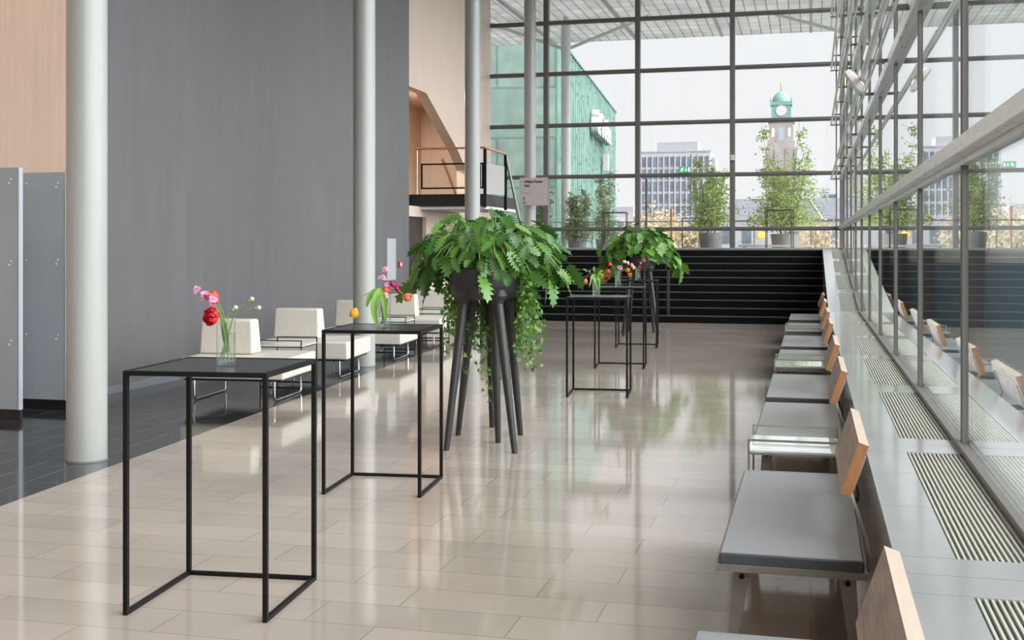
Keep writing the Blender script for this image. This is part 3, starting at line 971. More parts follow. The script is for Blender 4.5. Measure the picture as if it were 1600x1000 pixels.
# its long drooping leaves
dl = empty('drooping_leaf', V[1], 0, 'long bright green tulip leaves hanging down the second table vase', 'leaf', 'cut flowers in the vases')
for i, (pts, wd) in enumerate((([(-.01, 0, .20), (-.02, -.05, .25), (-.058, -.075, .17), (-.055, -.075, .08), (-.035, -.065, .006)], .055),
                               ([(0, 0, .2), (-.02, -.04, .24), (.0, -.06, .20), (.014, -.062, .12), (.012, -.058, .05)], .045),
                               ([(-.01, 0, .2), (-.05, -.03, .25), (-.10, -.045, .20), (-.115, -.05, .14)], .045))):
    lm = MB()
    pp = [RIGHT * x + Vector((-RIGHT.y, RIGHT.x, 0)) * y + Vector((0, 0, z)) for x, y, z in pts]
    cr_ = []
    for a in range(len(pp) - 1):
        p0 = pp[max(0, a - 1)]; p1 = pp[a]; p2 = pp[a + 1]; p3 = pp[min(len(pp) - 1, a + 2)]
        for q in range(4):
            t = q / 4
            cr_.append(.5 * ((2 * p1) + (p2 - p0) * t + (2 * p0 - 5 * p1 + 4 * p2 - p3) * t * t + (3 * p1 - p0 - 3 * p2 + p3) * t ** 3))
    cr_.append(pp[-1])
    strap_leaf(lm, cr_, wd, Vector((.2, -1, .1)))
    lm.build('leaf', FLEAF, dl, smooth=True)
# third
flower('tulip', V[2], (-.123, .182), 'peach', 'salmon tulip drooping left off the third table vase', seed=31, size=1.0, dy=-.02)
flower('tulip', V[2], (.112, .270), 'coral', 'orange-red tulip standing highest at right in the third table vase', leaves=2, seed=32, size=.95, dy=.0)
flower('ranunculus', V[2], (.108, .202), 'red', 'red bloom at right below the orange-red tulip, third table vase', seed=33, size=.85, dy=-.02, face=(.5, -.7, .3))
flower('tulip', V[2], (.043, .225), 'lime', 'yellow-green tulip in the middle of the third table vase', leaves=3, seed=34, size=.85, dy=.0)
flower('bud_stem', V[2], (-.137, .289), 'budgreen', 'pale green bud stem leaning left in the third table vase', seed=35, dy=.0)
flower('bud_stem', V[2], (-.029, .303), 'budgreen', 'pale green bud stem rising tallest in the third table vase', seed=36, dy=.02)
lf3 = empty('drooping_leaf', V[2], 0, 'curled pale green leaves spilling over the third table vase', 'leaf', 'cut flowers in the vases')
for pts, wd in (([(0, 0, .18), (-.03, -.03, .26), (-.06, -.05, .19), (-.085, -.055, .10)], .05), ([(0, 0, .18), (.02, -.04, .25), (.035, -.06, .17), (.03, -.06, .07)], .05), ([(0, 0, .18), (-.02, -.05, .24), (-.01, -.06, .14), (.0, -.06, .05)], .05), ([(0, 0, .18), (.05, -.02, .23), (.08, -.03, .20)], .04)):
    lm = MB()
    pp = [RIGHT * x + Vector((-RIGHT.y, RIGHT.x, 0)) * y + Vector((0, 0, z)) for x, y, z in pts]
    pp = bez(pp[0], pp[1], pp[2], 6) + [pp[3]] if len(pp) > 3 else bez(pp[0], pp[1], pp[2], 7)
    strap_leaf(lm, pp, wd, Vector((.2, -1, .1)))
    lm.build('leaf', FLEAF, lf3, smooth=True)
# fourth
flower('tulip', V[3], (-.098, .295), 'coral', 'orange-red tulip leaning left in the fourth table vase', leaves=2, seed=41, size=1.0)
flower('sweet_pea', V[3], (.018, .250), 'pink', 'large mauve-pink sweet pea above the fourth table vase', seed=42, size=1.5)
for i, (o_, lb) in enumerate((((.089, .340), 'leftmost and highest'), ((.134, .322), 'second from the left'), ((.188, .295), 'third from the left'), ((.215, .259), 'rightmost and lowest'))):
    flower('sweet_pea', V[3], o_, 'palepink', 'pale pink blossom in the row right of the fourth table vase, ' + lb, seed=43 + i, size=1.0, dy=.01 * i)
flower('tulip', V[3], (.116, .215), 'yellow', 'yellow tulip, upper one of the pair right of the fourth table vase', seed=48, size=1.15, face=(.5, -.5, .5))
flower('tulip', V[3], (.143, .168), 'orange', 'orange-yellow tulip, lower one of the pair right of the fourth table vase', seed=49, size=1.1, face=(.6, -.5, .1))
# fifth
flower('tulip', V[4], (.075, .305), 'coral', 'upper coral-red tulip in the farthest vase', leaves=2, seed=51, size=1.15)
flower('ranunculus', V[4], (.021, .205), 'red', 'lower small red bloom at the rim of the farthest vase', seed=52, size=.8, dy=-.03, face=(0, -.8, .3))
flower('sweet_pea', V[4], (.043, .277), 'palepink', 'pale pink blossom between the two red flowers of the farthest vase', seed=53, size=.8, dy=.02)


# ============================================================ WINDOW BENCHES
def bench():
    root = empty('upholstered_bench')
    hl = .915
    x0, x1 = -.37, .215
    cu_ = MB().box(x0 + .012, x1 - .012, -hl + .012, hl - .012, .372, .43)
    cu_.m = [1, 0, 1, 1, 1, 1]
    cu_.build('seat_cushion', [LEATHER, LEATHERSIDE], root, bevel=.010, seg=3, smooth=True)
    f = MB()
    f.box(x0, x1, -hl, -hl + .012, .358, .384).box(x0, x1, hl - .012, hl, .358, .384)
    f.box(x0, x0 + .012, -hl + .012, hl - .012, .358, .384).box(x1 - .012, x1, -hl + .012, hl - .012, .358, .384)
    f.box(x0 + .012, x1 - .012, -hl + .012, hl - .012, .358, .371)
    f.build('seat_frame', GREYMETAL, root)
    for yy in (-.78, .78):
        for xa, xb in ((-.27, -.315), (.14, .175)):
            s = 1 if yy > 0 else -1
            y2 = yy + s * .05
            lg = MB().hexa([(xb - .018, y2 - .007, 0), (xb + .018, y2 - .007, 0), (xb + .018, y2 + .007, 0), (xb - .018, y2 + .007, 0)],
                           [(xa - .034, yy - .007, .358), (xa + .034, yy - .007, .358), (xa + .034, yy + .007, .358), (xa - .034, yy + .007, .358)])
            lo2 = lg.build('leg', GREYMETAL, root, bevel=.003)
            MB().tube([(xa * .9 + xb * .1, yy + s * .012 - .012 * 1, .31), (xa * .9 + xb * .1, yy + s * .012 + .012, .31)], .011, 12).build('bolt', BLACK, lo2)
    MB().box(-.26, .14, -.77, -.75, .335, .358).box(-.26, .14, .75, .77, .335, .358).build('cross_rail', GREYMETAL, root)
    # backrest board, leaning back
    cb = Vector((.118, 0, .635)); ct = Vector((.192, 0, .85))
    up = (ct - cb).normalized(); nrm = Vector((up.z, 0, -up.x))
    h2 = .535; yo = -.10
    b = MB()
    pl = [cb, cb + nrm * .042, ct + nrm * .042, ct]
    lo_ = [p + Vector((0, yo - h2, 0)) for p in pl]; hi_ = [p + Vector((0, yo + h2, 0)) for p in pl]
    o = len(b.v)
    b.v += [tuple(p) for p in lo_ + hi_]
    b.f = [(3, 2, 1, 0), (4, 5, 6, 7), (0, 1, 5, 4), (1, 2, 6, 5), (2, 3, 7, 6), (3, 0, 4, 7)]
    b.m = [1, 1, 1, 0, 2, 0]
    b.build('backrest', [WOODFACE, WOODEDGE, WOODTOP], root)
    for yy, sg_ in ((yo - .47, -1), (yo + .47, 1)):
        q0 = cb.lerp(ct, .75) + nrm * .046; q1 = cb + nrm * .048 + Vector((0, 0, .01))
        br = MB()
        path = [q0, q1, Vector((.188, sg_ * .03, .56)), Vector((.225, sg_ * .10, .45)), Vector((.232, sg_ * .15, .39)), Vector((.222, sg_ * .17, .352))]
        vs = []; fs = []
        for k, a in enumerate(path):
            t_ = (path[min(k + 1, 5)] - path[max(k - 1, 0)]).normalized()
            e_ = Vector((0, 1, 0)); e_ = (e_ - t_ * e_.dot(t_)).normalized() * .024
            f_ = t_.cross(e_).normalized() * .006
            c_ = a + Vector((0, yy, 0))
            vs += [c_ - e_ - f_, c_ + e_ - f_, c_ + e_ + f_, c_ - e_ + f_]
        for k in range(5):
            for q in range(4):
                fs.append((k * 4 + q, k * 4 + (q + 1) % 4, k * 4 + 4 + (q + 1) % 4, k * 4 + 4 + q))
        fs += [(3, 2, 1, 0), (20, 21, 22, 23)]
        br.add(vs, fs).build('bracket', GREYMETAL, root)
    return root


BY = [2.885, 5.67, 8.56, 10.67, 13.40, 15.67, 18.40, 21.0]
bl_ = ['nearest one, cut off by the bottom edge', 'second from the viewer, lower right',
       'third, behind the nearest glass table', 'fourth from the viewer', 'fifth, behind the second glass table',
       'sixth from the viewer', 'seventh, behind the farthest glass table', 'farthest, next to the black stairs']
bp = bench()
for i, (y, lb) in enumerate(zip(BY, bl_)):
    o = bp if i == 0 else copy_tree(bp)
    o.location = (0, y, 0)
    tag(o, 'grey leather bench with low wooden back, ' + lb, 'bench', 'leather benches along the window ledge')


def side_table(metal, gl):
    root = empty('glass_side_table')
    hx, hy = .25, .285
    for sx in (-1, 1):
        for sy in (-1, 1):
            MB().box(sx * hx - .006, sx * hx + .006, sy * hy - .006, sy * hy + .006, 0, .556).build('leg', metal, root)
    for sy in (-1, 1):
        MB().box(-hx + .006, hx - .006, sy * hy - .006, sy * hy + .006, .544, .556).build('top_rail', metal, root)
        MB().box(-hx + .006, hx - .006, sy * hy - .006, sy * hy + .006, .468, .480).build('bearer', metal, root)
        MB().box(-hx + .006, hx - .006, sy * hy - .006, sy * hy + .006, .0, .012).build('foot_rail', metal, root)
    for sx in (-1, 1):
        MB().box(sx * hx - .006, sx * hx + .006, -hy + .006, hy - .006, .468, .480).build('bearer', metal, root)
    MB().box(-hx - .004, hx + .004, -hy + .008, hy - .008, .4805, .4905).build('glass_top', gl, root)
    return root


TGLASS = mat('glass_painted_sky_reflection', (.62, .66, .63), .05, var=.25, scale=7, stretch=(1.2, 9, 1), spec=1.0, coat=.6)  # bright sky mirrored in the glass is painted in as mottled white
stp = side_table(GREYMETAL, TGLASS)
for i, (y, lb) in enumerate(((7.12, 'nearest, between the second and third benches'), (12.02, 'middle one, between the fourth and fifth benches'), (17.03, 'farthest, between the sixth and seventh benches'))):
    o = stp if i == 0 else copy_tree(stp)
    o.location = (-.095, y, 0)
    tag(o, 'little glass topped side table with thin rails, ' + lb, 'table', 'glass side tables between the benches')


# ============================================================ WHITE LOUNGE SEATS
def lounge():
    root = empty('lounge_seat')
    # origin at the near right corner of the seat; seat runs to -x and +y
    MB().box(-1.16, 0, 0, 1.08, .245, .465).build('seat_cushion', CREAM, root, bevel=.02, seg=3, smooth=True)
    b = MB().hexa([(-1.14, .47, .466), (-.52, .47, .466), (-.52, .76, .466), (-1.14, .76, .466)],
                  [(-1.125, .49, .85), (-.535, .49, .85), (-.535, .70, .85), (-1.125, .70, .85)])
    b.build('backrest', CREAM, root, bevel=.025, seg=3, smooth=True)
    MB().box(-1.12, -.04, .05, 1.03, .222, .245).build('seat_base', WIRE, root)
    for x in (-1.03, -.13):
        pts = [(x, .10, .23), (x, .10, .06), (x, .115, .022), (x, .15, .012), (x, .90, .012), (x, .935, .022), (x, .95, .06), (x, .95, .23)]
        MB().tube(pts, .011, 10).build('leg', CHROME, root, smooth=True)
    return root


lp = lounge()
LP = [(-5.385, 11.35), (-5.585, 13.60), (-5.69, 15.86), (-5.86, 18.22), (-6.02, 20.5)]
ll = ['nearest, behind the first standing table', 'second from the viewer', 'third, half hidden by a column',
      'fourth, behind the second table vase', 'farthest, before the dark doorway']
for i, (p, lb) in enumerate(zip(LP, ll)):
    o = lp if i == 0 else copy_tree(lp)
    o.location = (*p, 0)
    o.rotation_euler.z = R(5.5)
    tag(o, 'cream lounge seat with block back on chrome runners, ' + lb, 'seat', 'cream lounge seats along the grey wall')
TGW = mat('white_glass_top', (.72, .72, .70), .12, var=.03, scale=4)
st2 = side_table(WIRE, TGW)
for i, (x, y, lb) in enumerate(((-6.05, 12.92, 'behind the nearest cream lounge seat'), (-6.38, 17.5, 'behind the third cream lounge seat'), (-6.53, 19.84, 'before the farthest cream lounge seat'))):
    o = st2 if i == 0 else copy_tree(st2)
    o.location = (x, y, 0); o.rotation_euler.z = R(5.5)
    tag(o, 'low black wire side table with white top, ' + lb, 'table', 'wire side tables between the lounge seats')

# ============================================================ PARTITION BOARDS, WALL ITEMS
for (y, x0, lb) in ((9.64, -8.7, 'tall grey partition board at the left edge, in front'), (10.36, -8.7, 'tall grey partition board beside the nearest column, behind the other')):
    r_ = empty('partition_board', (-7.3, y, 0), 0, lb, 'partition', 'grey partition boards')
    w_ = 1.4
    MB().box(-w_, -.012, 0, .05, .10, 2.41).build('panel', PARTITION, r_, bevel=.003)
    MB().box(-.012, 0, -.004, .054, .10, 2.41).build('edge_strip', mat('light_edge_strip', (.42, .46, .49), .35, metal=.3, var=.03, scale=5), r_)
    MB().box(-w_, -.0, .012, .05, 0, .10).build('plinth', BLKPLINTH, r_)
    for x in (-.09, -.46):
        for z in (2.30, 1.52, .76):
            for dx, dz in ((0, 0), (-.02, -.04)) if x > -.2 else ((0, 0),):
                MB().tube([(x + dx, -.006, z + dz), (x + dx, .004, z + dz)], .009, 12).build('bolt', STEEL, r_)
pn = MB().box(-7.632, -7.612, 20.48, 20.95, 1.02, 1.80).build('wall_cabinet_door', mat('light_grey_panel', (.36, .37, .39), .4, var=.04, scale=4), bevel=.004)
tag(pn, 'light grey service panel set in the grey wall', 'panel')
fa = MB().box(-7.632, -7.59, 21.10, 21.22, 1.26, 1.36).build('fire_call_point', mat('signal_red', (.6, .02, .02), .4, var=.05, scale=9), bevel=.004)
MB().box(-7.591, -7.585, 21.125, 21.195, 1.28, 1.34).build('break_glass', WHITE, fa)
tag(fa, 'small red fire call point on the grey wall', 'alarm')

# landing railing
lr = empty('landing_railing', (-6.87, 24.5, 2.795), 0, 'black framed glass railing with wooden handrail on the landing', 'railing')


def lpart(mb, nm, m, **k):
    return part(mb, nm, m, lr, **k)


zr = 3.80
Yr = 24.53
lpart(MB().bar((-8.45, Yr, zr), (-6.85, Yr, zr), .05, .045).bar((-6.87, Yr, zr), (-6.55, Yr + .55, zr - .10), .05, .045), 'handrail', RAILWOOD, bevel=.008)
lpart(MB().bar((-6.55, Yr + .55, zr - .10), (-6.24, Yr + 1.05, 1.75), .05, .045), 'handrail', GREYMETAL, bevel=.006)
for x in (-8.42, -7.05):
    lpart(MB().tube([(x, Yr, 2.5), (x, Yr, zr - .02)], .012, 8), 'post', STEEL, smooth=True)
lpart(MB().box(-6.90, -6.87 + .03, Yr - .01, Yr + .05, 2.50, zr - .02), 'post', BLACK)
lpart(MB().box(-6.58, -6.52, Yr + .53, Yr + .59, 2.45, zr - .12), 'post', BLACK)
for x0, x1 in ((-8.33, -7.15), (-6.99, -6.90)):
    fr = MB()
    fr.box(x0, x1, Yr - .012, Yr + .012, 3.44, 3.475).box(x0, x1, Yr - .012, Yr + .012, 2.91, 2.945)
    fr.box(x0, x0 + .035, Yr - .012, Yr + .012, 2.945, 3.44).box(x1 - .035, x1, Yr - .012, Yr + .012, 2.945, 3.44)
    f_ = lpart(fr, 'panel_frame', BLACK)
    g_ = MB().box(x0 + .035, x1 - .035, Yr - .003, Yr + .003, 2.945, 3.44).build('pane', CLEAR, f_)
sidep = MB().hexa([(-6.86, Yr + .04, 2.80), (-6.84, Yr + .04, 2.80), (-6.56, Yr + .54, 2.78), (-6.58, Yr + .54, 2.78)],
                  [(-6.86, Yr + .04, 3.46), (-6.84, Yr + .04, 3.46), (-6.56, Yr + .54, 3.42), (-6.58, Yr + .54, 3.42)])
lpart(sidep, 'side_panel', mat('grey_side_panel', (.34, .33, .32), .5, var=.04, scale=5))
hr = empty('wall_handrail', (-10.0, 27.6, 2.8), 0, 'slanting brown wall handrail in the stair recess', 'handrail')
part(MB().tube([(-9.4, 29.38, 3.95), (-8.9, 29.38, 2.7)], .028, 10), 'rail', RAILWOOD, hr, smooth=True)
for t in (.15, .8):
    px_ = -9.4 + .5 * t; pz = 3.95 - 1.25 * t
    part(MB().tube([(px_, 29.38, pz), (px_, 29.45, pz - .05)], .01, 8), 'rail_bracket', STEEL, hr)

# stair handrail post
tag(MB().box(-3.05, -2.99, 25.62, 25.66, .157, 1.14).build('handrail_post', mat('charcoal_steel', (.03, .03, .033), .5, var=.1, scale=9), bevel=.004), 'slim dark post standing on the black steps', 'post')


# ============================================================ SIGNS
def text_mesh(name, s, size, m, parent, loc, rot, ext=.002, bold=0.0, align='LEFT', sx=1):
    cu = bpy.data.curves.new(name, 'FONT')
    cu.body = s; cu.size = size; cu.extrude = ext; cu.offset = bold; cu.align_x = align
    o = bpy.data.objects.new(name, cu)
    col.objects.link(o)
    dg = bpy.context.evaluated_depsgraph_get()
    me = bpy.data.meshes.new_from_object(o.evaluated_get(dg))
    bpy.data.objects.remove(o)
    o = bpy.data.objects.new(name, me)
    me.materials.clear(); me.materials.append(m)
    col.objects.link(o)
    o.parent = parent; o.location = loc; o.rotation_euler = rot; o.scale = (sx, 1, 1)
    return o


INK = mat('black_ink', (.015, .013, .014), .6, var=.1, scale=20)
INKG = mat('grey_ink', (.22, .21, .21), .6, var=.1, scale=20)
sg = empty('direction_sign', (-7.275, 29.30, 2.70), 0, 'square grey direction sign hung on the column by the far window', 'sign')
MB().box(0, .73, 0, .03, 0, .715).build('board', mat('sign_grey', (.46, .43, .425), .5, var=.03, scale=5), sg, bevel=.003)
rx = (PI / 2, 0, 0)
text_mesh('lettering', 'Willem Burger', .088, INK, sg, (.125, -.001, .585), rx, bold=.003, sx=.92)
text_mesh('lettering', 'Zaal', .088, INK, sg, (.125, -.001, .485), rx, bold=.003, sx=.92)
text_mesh('lettering', 'Terras', .058, INKG, sg, (.115, -.001, .30), rx, sx=.9)
ar = MB()
def seg(mb, pts, wd):
    for a, b in zip(pts[:-1], pts[1:]):
        mb.bar((a[0], -.001, a[1]), (b[0], -.001, b[1]), wd, .003, up=(0, 1, 0))
seg(ar, [(.065, .635), (.04, .608), (.065, .582)], .008)
seg(ar, [(.042, .335), (.055, .35), (.068, .335)], .007); seg(ar, [(.055, .35), (.055, .30)], .007)
seg(ar, [(.065, .20), (.045, .18), (.065, .16)], .007)
seg(ar, [(.065, .085), (.045, .065), (.065, .045)], .007)
ar.build('arrow', INKG, sg)
for x, z, sk in ((.12, .145, 0), (.12, .04, 1)):
    pg = MB()
    pg.tube([(x, .0, z + .072), (x, -.002, z + .072)], .012, 10)
    if sk: pg.add([(x - .008, -.002, z + .056), (x + .008, -.002, z + .056), (x + .022, -.002, z + .022), (x - .022, -.002, z + .022)], [(0, 3, 2, 1)])
    else: pg.box(x - .014, x + .014, -.002, .0, z + .02, z + .056)
    pg.box(x - .009, x - .002, -.002, .0, z - .012, z + .022).box(x + .002, x + .009, -.002, .0, z - .012, z + .022)
    pg.build('person_pictogram', INK, sg)
wc = MB()
wc.tube([(.178, 0, .105), (.178, -.002, .105)], .008, 10)
seg(wc, [(.178, .095), (.182, .065), (.198, .063), (.206, .038)], .007)
a_ = [(.183 + .02 * math.cos(t), .05 + .02 * math.sin(t)) for t in [R(x) for x in range(110, 350, 30)]]
seg(wc, a_, .005)
wc.build('wheelchair_pictogram', INK, sg)
MB().box(.30, .42, .03, .15, .30, .42).build('clamp', GREYMETAL, sg)

# exit sign
ex = empty('exit_sign', (-3.29, 30.28, 3.545), 0, 'small green emergency exit sign on the far window transom', 'sign')
MB().box(0, .30, -.03, .03, 0, .155).build('housing', mat('exit_housing', (.45, .42, .38), .5, var=.05, scale=9), ex, bevel=.004)
GRN = emit_mat('exit_green', (.0, .30, .10), .9)
WHT = emit_mat('exit_white', (.85, .95, .85), 1.0)
MB().box(.012, .288, -.033, -.03, .014, .141).build('green_face', GRN, ex)
pic = MB()
Yx = -.0345
def sgx(pts, wd):
    for a, b in zip(pts[:-1], pts[1:]):
        pic.bar((a[0], Yx, a[1]), (b[0], Yx, b[1]), wd, .002, up=(0, 1, 0))
pic.tube([(.098, Yx + .001, .118), (.098, Yx - .001, .118)], .012, 10)
sgx([(.09, .102), (.075, .066)], .022); sgx([(.075, .066), (.098, .048), (.09, .026)], .011); sgx([(.075, .066), (.055, .044), (.03, .044)], .011)
sgx([(.09, .098), (.112, .082), (.124, .094)], .008); sgx([(.086, .098), (.058, .10), (.046, .08)], .008)
sgx([(.178, .125), (.178, .05)], .012); sgx([(.156, .072), (.178, .038), (.20, .072)], .012)
pic.build('running_figure_and_arrow', WHT, ex)
MB().box(.236, .272, -.0345, -.033, .028, .127).build('door_pictogram', WHT, ex)

bx = MB().box(-1.985, -1.885, 30.24, 30.298, 3.84, 3.98).build('sensor_box', mat('cream_plastic', (.62, .58, .50), .5, var=.03, scale=9), bevel=.006)
tag(bx, 'small cream sensor box on a mullion of the far window', 'sensor')

# floodlight on the side wall pipe
fl_ = empty('floodlight', (XG - .25, 12.3, 3.32), 0, 'white floodlight clamped to the pipe high on the side glass', 'lamp')
hd = MB()
A = Vector((-.15, 0, .10)); Bp = Vector((.02, 0, -.11))
ax = (Bp - A).normalized(); nn_ = Vector((-ax.z, 0, ax.x))
pr = [(a * .78, b * .62) for a, b in [(0, -.045), (0, .045), (.06, .06), (.25, .07), (.33, .055), (.35, 0), (.33, -.055), (.25, -.07)]]
pts_ = [A + ax * a * 1.0 + nn_ * b for a, b in pr]
n = len(pts_)
vs = [p + Vector((0, -.09, 0)) for p in pts_] + [p + Vector((0, .09, 0)) for p in pts_]
hd.add(vs, [tuple(range(n)), tuple(range(2 * n - 1, n - 1, -1))] + [(i, n + i, n + (i + 1) % n, (i + 1) % n) for i in range(n)])
hd.build('lamp_head', WHITE, fl_, bevel=.012, seg=3)
MB().bar(A + nn_ * .046 + ax * .05, A + nn_ * .046 + ax * .22, .02, .12, up=(0, 1, 0)).build('ochre_reflector', mat('ochre_reflector', (.62, .40, .20), .5, var=.05, scale=9), fl_)
MB().tube([(0, 0, 0), (-.03, 0, .05), (-.10, 0, .02)], .014, 8).tube([(0, -.05, .0), (0, .05, .0)], .035, 10).build('clamp', GREYMETAL, fl_)

# ============================================================ TERRACE
ZT0 = 1.50
struct('terrace_floor', MB().box(-20, 12, YW + .1, 44, ZT0 - .25, ZT0), TERR, 'pale terrace paving outside the far window', 'terrace')
struct('street_ground', MB().add([(-900, -200, -9), (900, -200, -9), (900, 1500, -9), (-900, 1500, -9)], [(0, 1, 2, 3)]), GROUND, 'dark street level far below', 'ground')
# canopy
CAN = tile_mat('canopy_mesh_panels', (.76, .76, .75), (.68, .685, .68), (.26, .265, .26), .33, .7, (0, 0, 0), .6, .014, .05, 1.2, .18, 0)
CAN.node_tree.nodes['Brick Texture'].offset = 0
_n = CAN.node_tree.nodes; _l = CAN.node_tree.links
_t = _n.new('ShaderNodeBsdfTranslucent'); _l.new(_n['Principled BSDF'].inputs['Base Color'].links[0].from_socket, _t.inputs[0])
_x = _n.new('ShaderNodeMixShader'); _x.inputs[0].default_value = .45
_l.new(_n['Principled BSDF'].outputs[0], _x.inputs[1]); _l.new(_t.outputs[0], _x.inputs[2]); _l.new(_x.outputs[0], _n['Material Output'].inputs['Surface'])
struct('canopy_roof', MB().box(-24, 14, YW + .15, 41.5, 9.0, 9.03), CAN, 'grey gridded roof canopy over the terrace', 'roof')
cb_ = MB()
for x in (-12, -9, -6, -3, 0, 3, 6): cb_.box(x - .04, x + .04, YW + .2, 41.3, 8.94, 9.0)
struct('trim_5', cb_, mat('canopy_rib', (.45, .46, .46), .5, var=.05, scale=3), 'thin ribs under the roof canopy', 'trim')
PALEC = mat('outdoor_column_paint', (.62, .64, .64), .4, var=.05, scale=3)
for x, y, lb in ((-7.61, 36.8, 'pale outdoor column with two slanting struts under the canopy'), (1.9, 37.5, 'pale outdoor column beyond the side glass under the canopy')):
    o = tag(MB().lathe([(.155, 0), (.155, 8.75 - ZT0)], 32).build('column', PALEC, loc=(x, y, ZT0), smooth=True), lb, 'column', None, 'structure')
    for s in (-1, 1):
        MB().tube([(0, 0, 6.45), (s * 3.0 if x > 0 else s * 2.6, .4, 7.48)], .055, 12).build('strut', PALEC, o, smooth=True)
    MB().tube([(0, 0, 7.2), (0, 0, 7.5)], .08, 12).build('cap', PALEC, o)
# terrace railing
tr = empty('terrace_railing', (-16, 43.6, ZT0), 0, 'thin dark railing along the terrace edge', 'railing')
part(MB().bar((-16, 43.6, 2.56), (10, 43.6, 2.56), .05, .04), 'top_rail', FRAME, tr)
for k in range(14):
    x = -16 + 2 * k
    part(MB().box(x - .02, x + .02, 43.58, 43.62, ZT0, 2.54), 'post', FRAME, tr)
    if k < 13: part(MB().box(x + .03, x + 1.97, 43.595, 43.605, ZT0 + .08, 2.5), 'pane', CLEAR, tr)


def birch(loc, h, wd, potr, poth, nleaf, m, label, nm='potted_birch', stems=7, lw=.088, cat='tree', grp='potted trees on the terrace', seed=1, low=.22):
    rnd = random.Random(seed)
    root = empty(nm, loc, rnd.uniform(0, 3), label, cat, grp)
    MB().lathe([(potr * .86, 0), (potr, poth), (potr * .93, poth), (potr * .9, poth - .06), (0, poth - .06)], 28).build('pot', POTG, root, smooth=True)
    tw = MB(); lf = MB()
    for k in range(stems):
        a = 2 * PI * k / stems + rnd.uniform(-.3, .3)
        sp = rnd.uniform(.25, .9) * wd * .5
        top = rnd.uniform(.62, 1.0) * h
        p0 = Vector((math.cos(a) * potr * .3, math.sin(a) * potr * .3, poth - .05))
        p2 = Vector((math.cos(a) * sp, math.sin(a) * sp, top))
        p1 = Vector((math.cos(a) * sp * .55, math.sin(a) * sp * .55, top * .45))
        pts = bez(p0, p1, p2, 10)
        tw.tube(pts, [.014 * (1 - .08 * i) for i in range(11)], 5)
        for j in range(nleaf // stems // 14):
            t = low + (1 - low) * rnd.random() ** 1.15
            b = pts[min(10, int(t * 10))]
            aa = rnd.uniform(0, 2 * PI)
            reach = wd * .5 * (1.1 - t) * rnd.uniform(.15, 1.15) + .06
            e = b + Vector((math.cos(aa) * reach, math.sin(aa) * reach, rnd.uniform(-.10, .22)))
            tw.tube([b, b.lerp(e, .5) + Vector((0, 0, .03)), e], .004, 3, cap=False)
            for q in range(14):
                s = rnd.uniform(.2, 1.08)
                c = b.lerp(e, s) + Vector((rnd.gauss(0, .05), rnd.gauss(0, .05), rnd.gauss(-.02, .06)))
                d = Vector((rnd.gauss(0, 1), rnd.gauss(0, 1), rnd.gauss(-.5, .6))).normalized()
                u = d.orthogonal().normalized()
                u.rotate(Matrix.Rotation(rnd.uniform(0, 6.28), 3, d))
                L_ = lw * rnd.uniform(.6, 1.15)
                lf.add([c, c + d * L_ * .5 + u * L_ * .33, c + d * L_, c + d * L_ * .5 - u * L_ * .33], [(0, 1, 2, 3)])
    tag(tw.build('branches', STEMD, root), kind='stuff')
    tag(lf.build('foliage', m, root), kind='stuff')
    return root


birch((-2.70, 33.0, ZT0), 2.75, 1.9, .33, .53, 3800, BIRCH, 'smaller potted birch with fresh green leaves on the terrace, left of the large one', seed=3)
birch((-.70, 34.0, ZT0), 3.75, 2.7, .41, .5, 5600, BIRCH, 'large potted birch with fresh green leaves in front of the clock tower', seed=4, stems=9)
birch((-8.25, 36.2, ZT0), 2.4, .8, .30, .36, 3200, OLIVE, 'slim potted olive leftmost on the terrace, beside the sign', nm='potted_olive', stems=4, lw=.08, seed=5, low=.1)
birch((-7.0, 35.6, ZT0), 2.5, 1.0, .30, .36, 4200, OLIVE, 'dense potted olive in front of the outdoor column', nm='potted_olive', stems=5, lw=.08, seed=6, low=.1)
birch((-6.45, 37.6, ZT0), 3.1, 1.2, .34, .38, 2800, OLIVE, 'tall airy potted olive in front of the copper green wall', nm='potted_olive', stems=3, lw=.08, seed=8, low=.1)

tag(MB().tube([(0, 0, 0), (0, 0, 1.38)], .045, 12).build('wooden_post', RAILWOOD, loc=(-4.37, 38.0, ZT0)), 'orange wooden post on the terrace beside the smaller birch', 'post')
tag(MB().tube([(0, 0, 0), (0, 0, 1.95)], .03, 10).tube([(0, 0, 1.2), (.06, 0, 1.2)], .025, 8).build('downpipe', FRAME, loc=(-4.20, 30.8, ZT0)), 'dark thin pole outside next to a far window mullion', 'pole')
tb_ = empty('terrace_bench', (-.9, 32.2, ZT0), 0, 'low pale bench on the terrace behind the window sill', 'bench')
MB().box(-1.0, 1.0, -.15, .15, .13, .19).build('seat', mat('pale_plank', (.42, .43, .38), .6, var=.08, scale=6, stretch=(1, 9, 9)), tb_, bevel=.005)
for x in (-.85, .85): MB().box(x - .03, x + .03, -.12, .12, 0, .13).build('leg', GREYMETAL, tb_)
bk = empty('bulkhead_lamp', (-1.74, 43.4, ZT0), 0, 'yellow glowing oval lamp on a grey plate by the terrace railing', 'lamp')
MB().box(-.24, .24, .02, .06, 0, .75).build('back_plate', mat('lamp_plate', (.50, .49, .53), .5, var=.04, scale=5), bk)
MB().lathe([(0, -.14), (.10, -.13), (.14, -.08), (.15, 0), (.14, .08), (.10, .13), (0, .14)], 20).build('lamp_glass', emit_mat('amber_lamp', (.9, .50, .06), .75), bk, smooth=True)
for o in bk.children:
    if o.name.startswith('lamp_glass'):
        o.rotation_euler = (PI / 2, 0, 0); o.location = (0, -.03, .55); o.scale = (1.1, .72, .45)

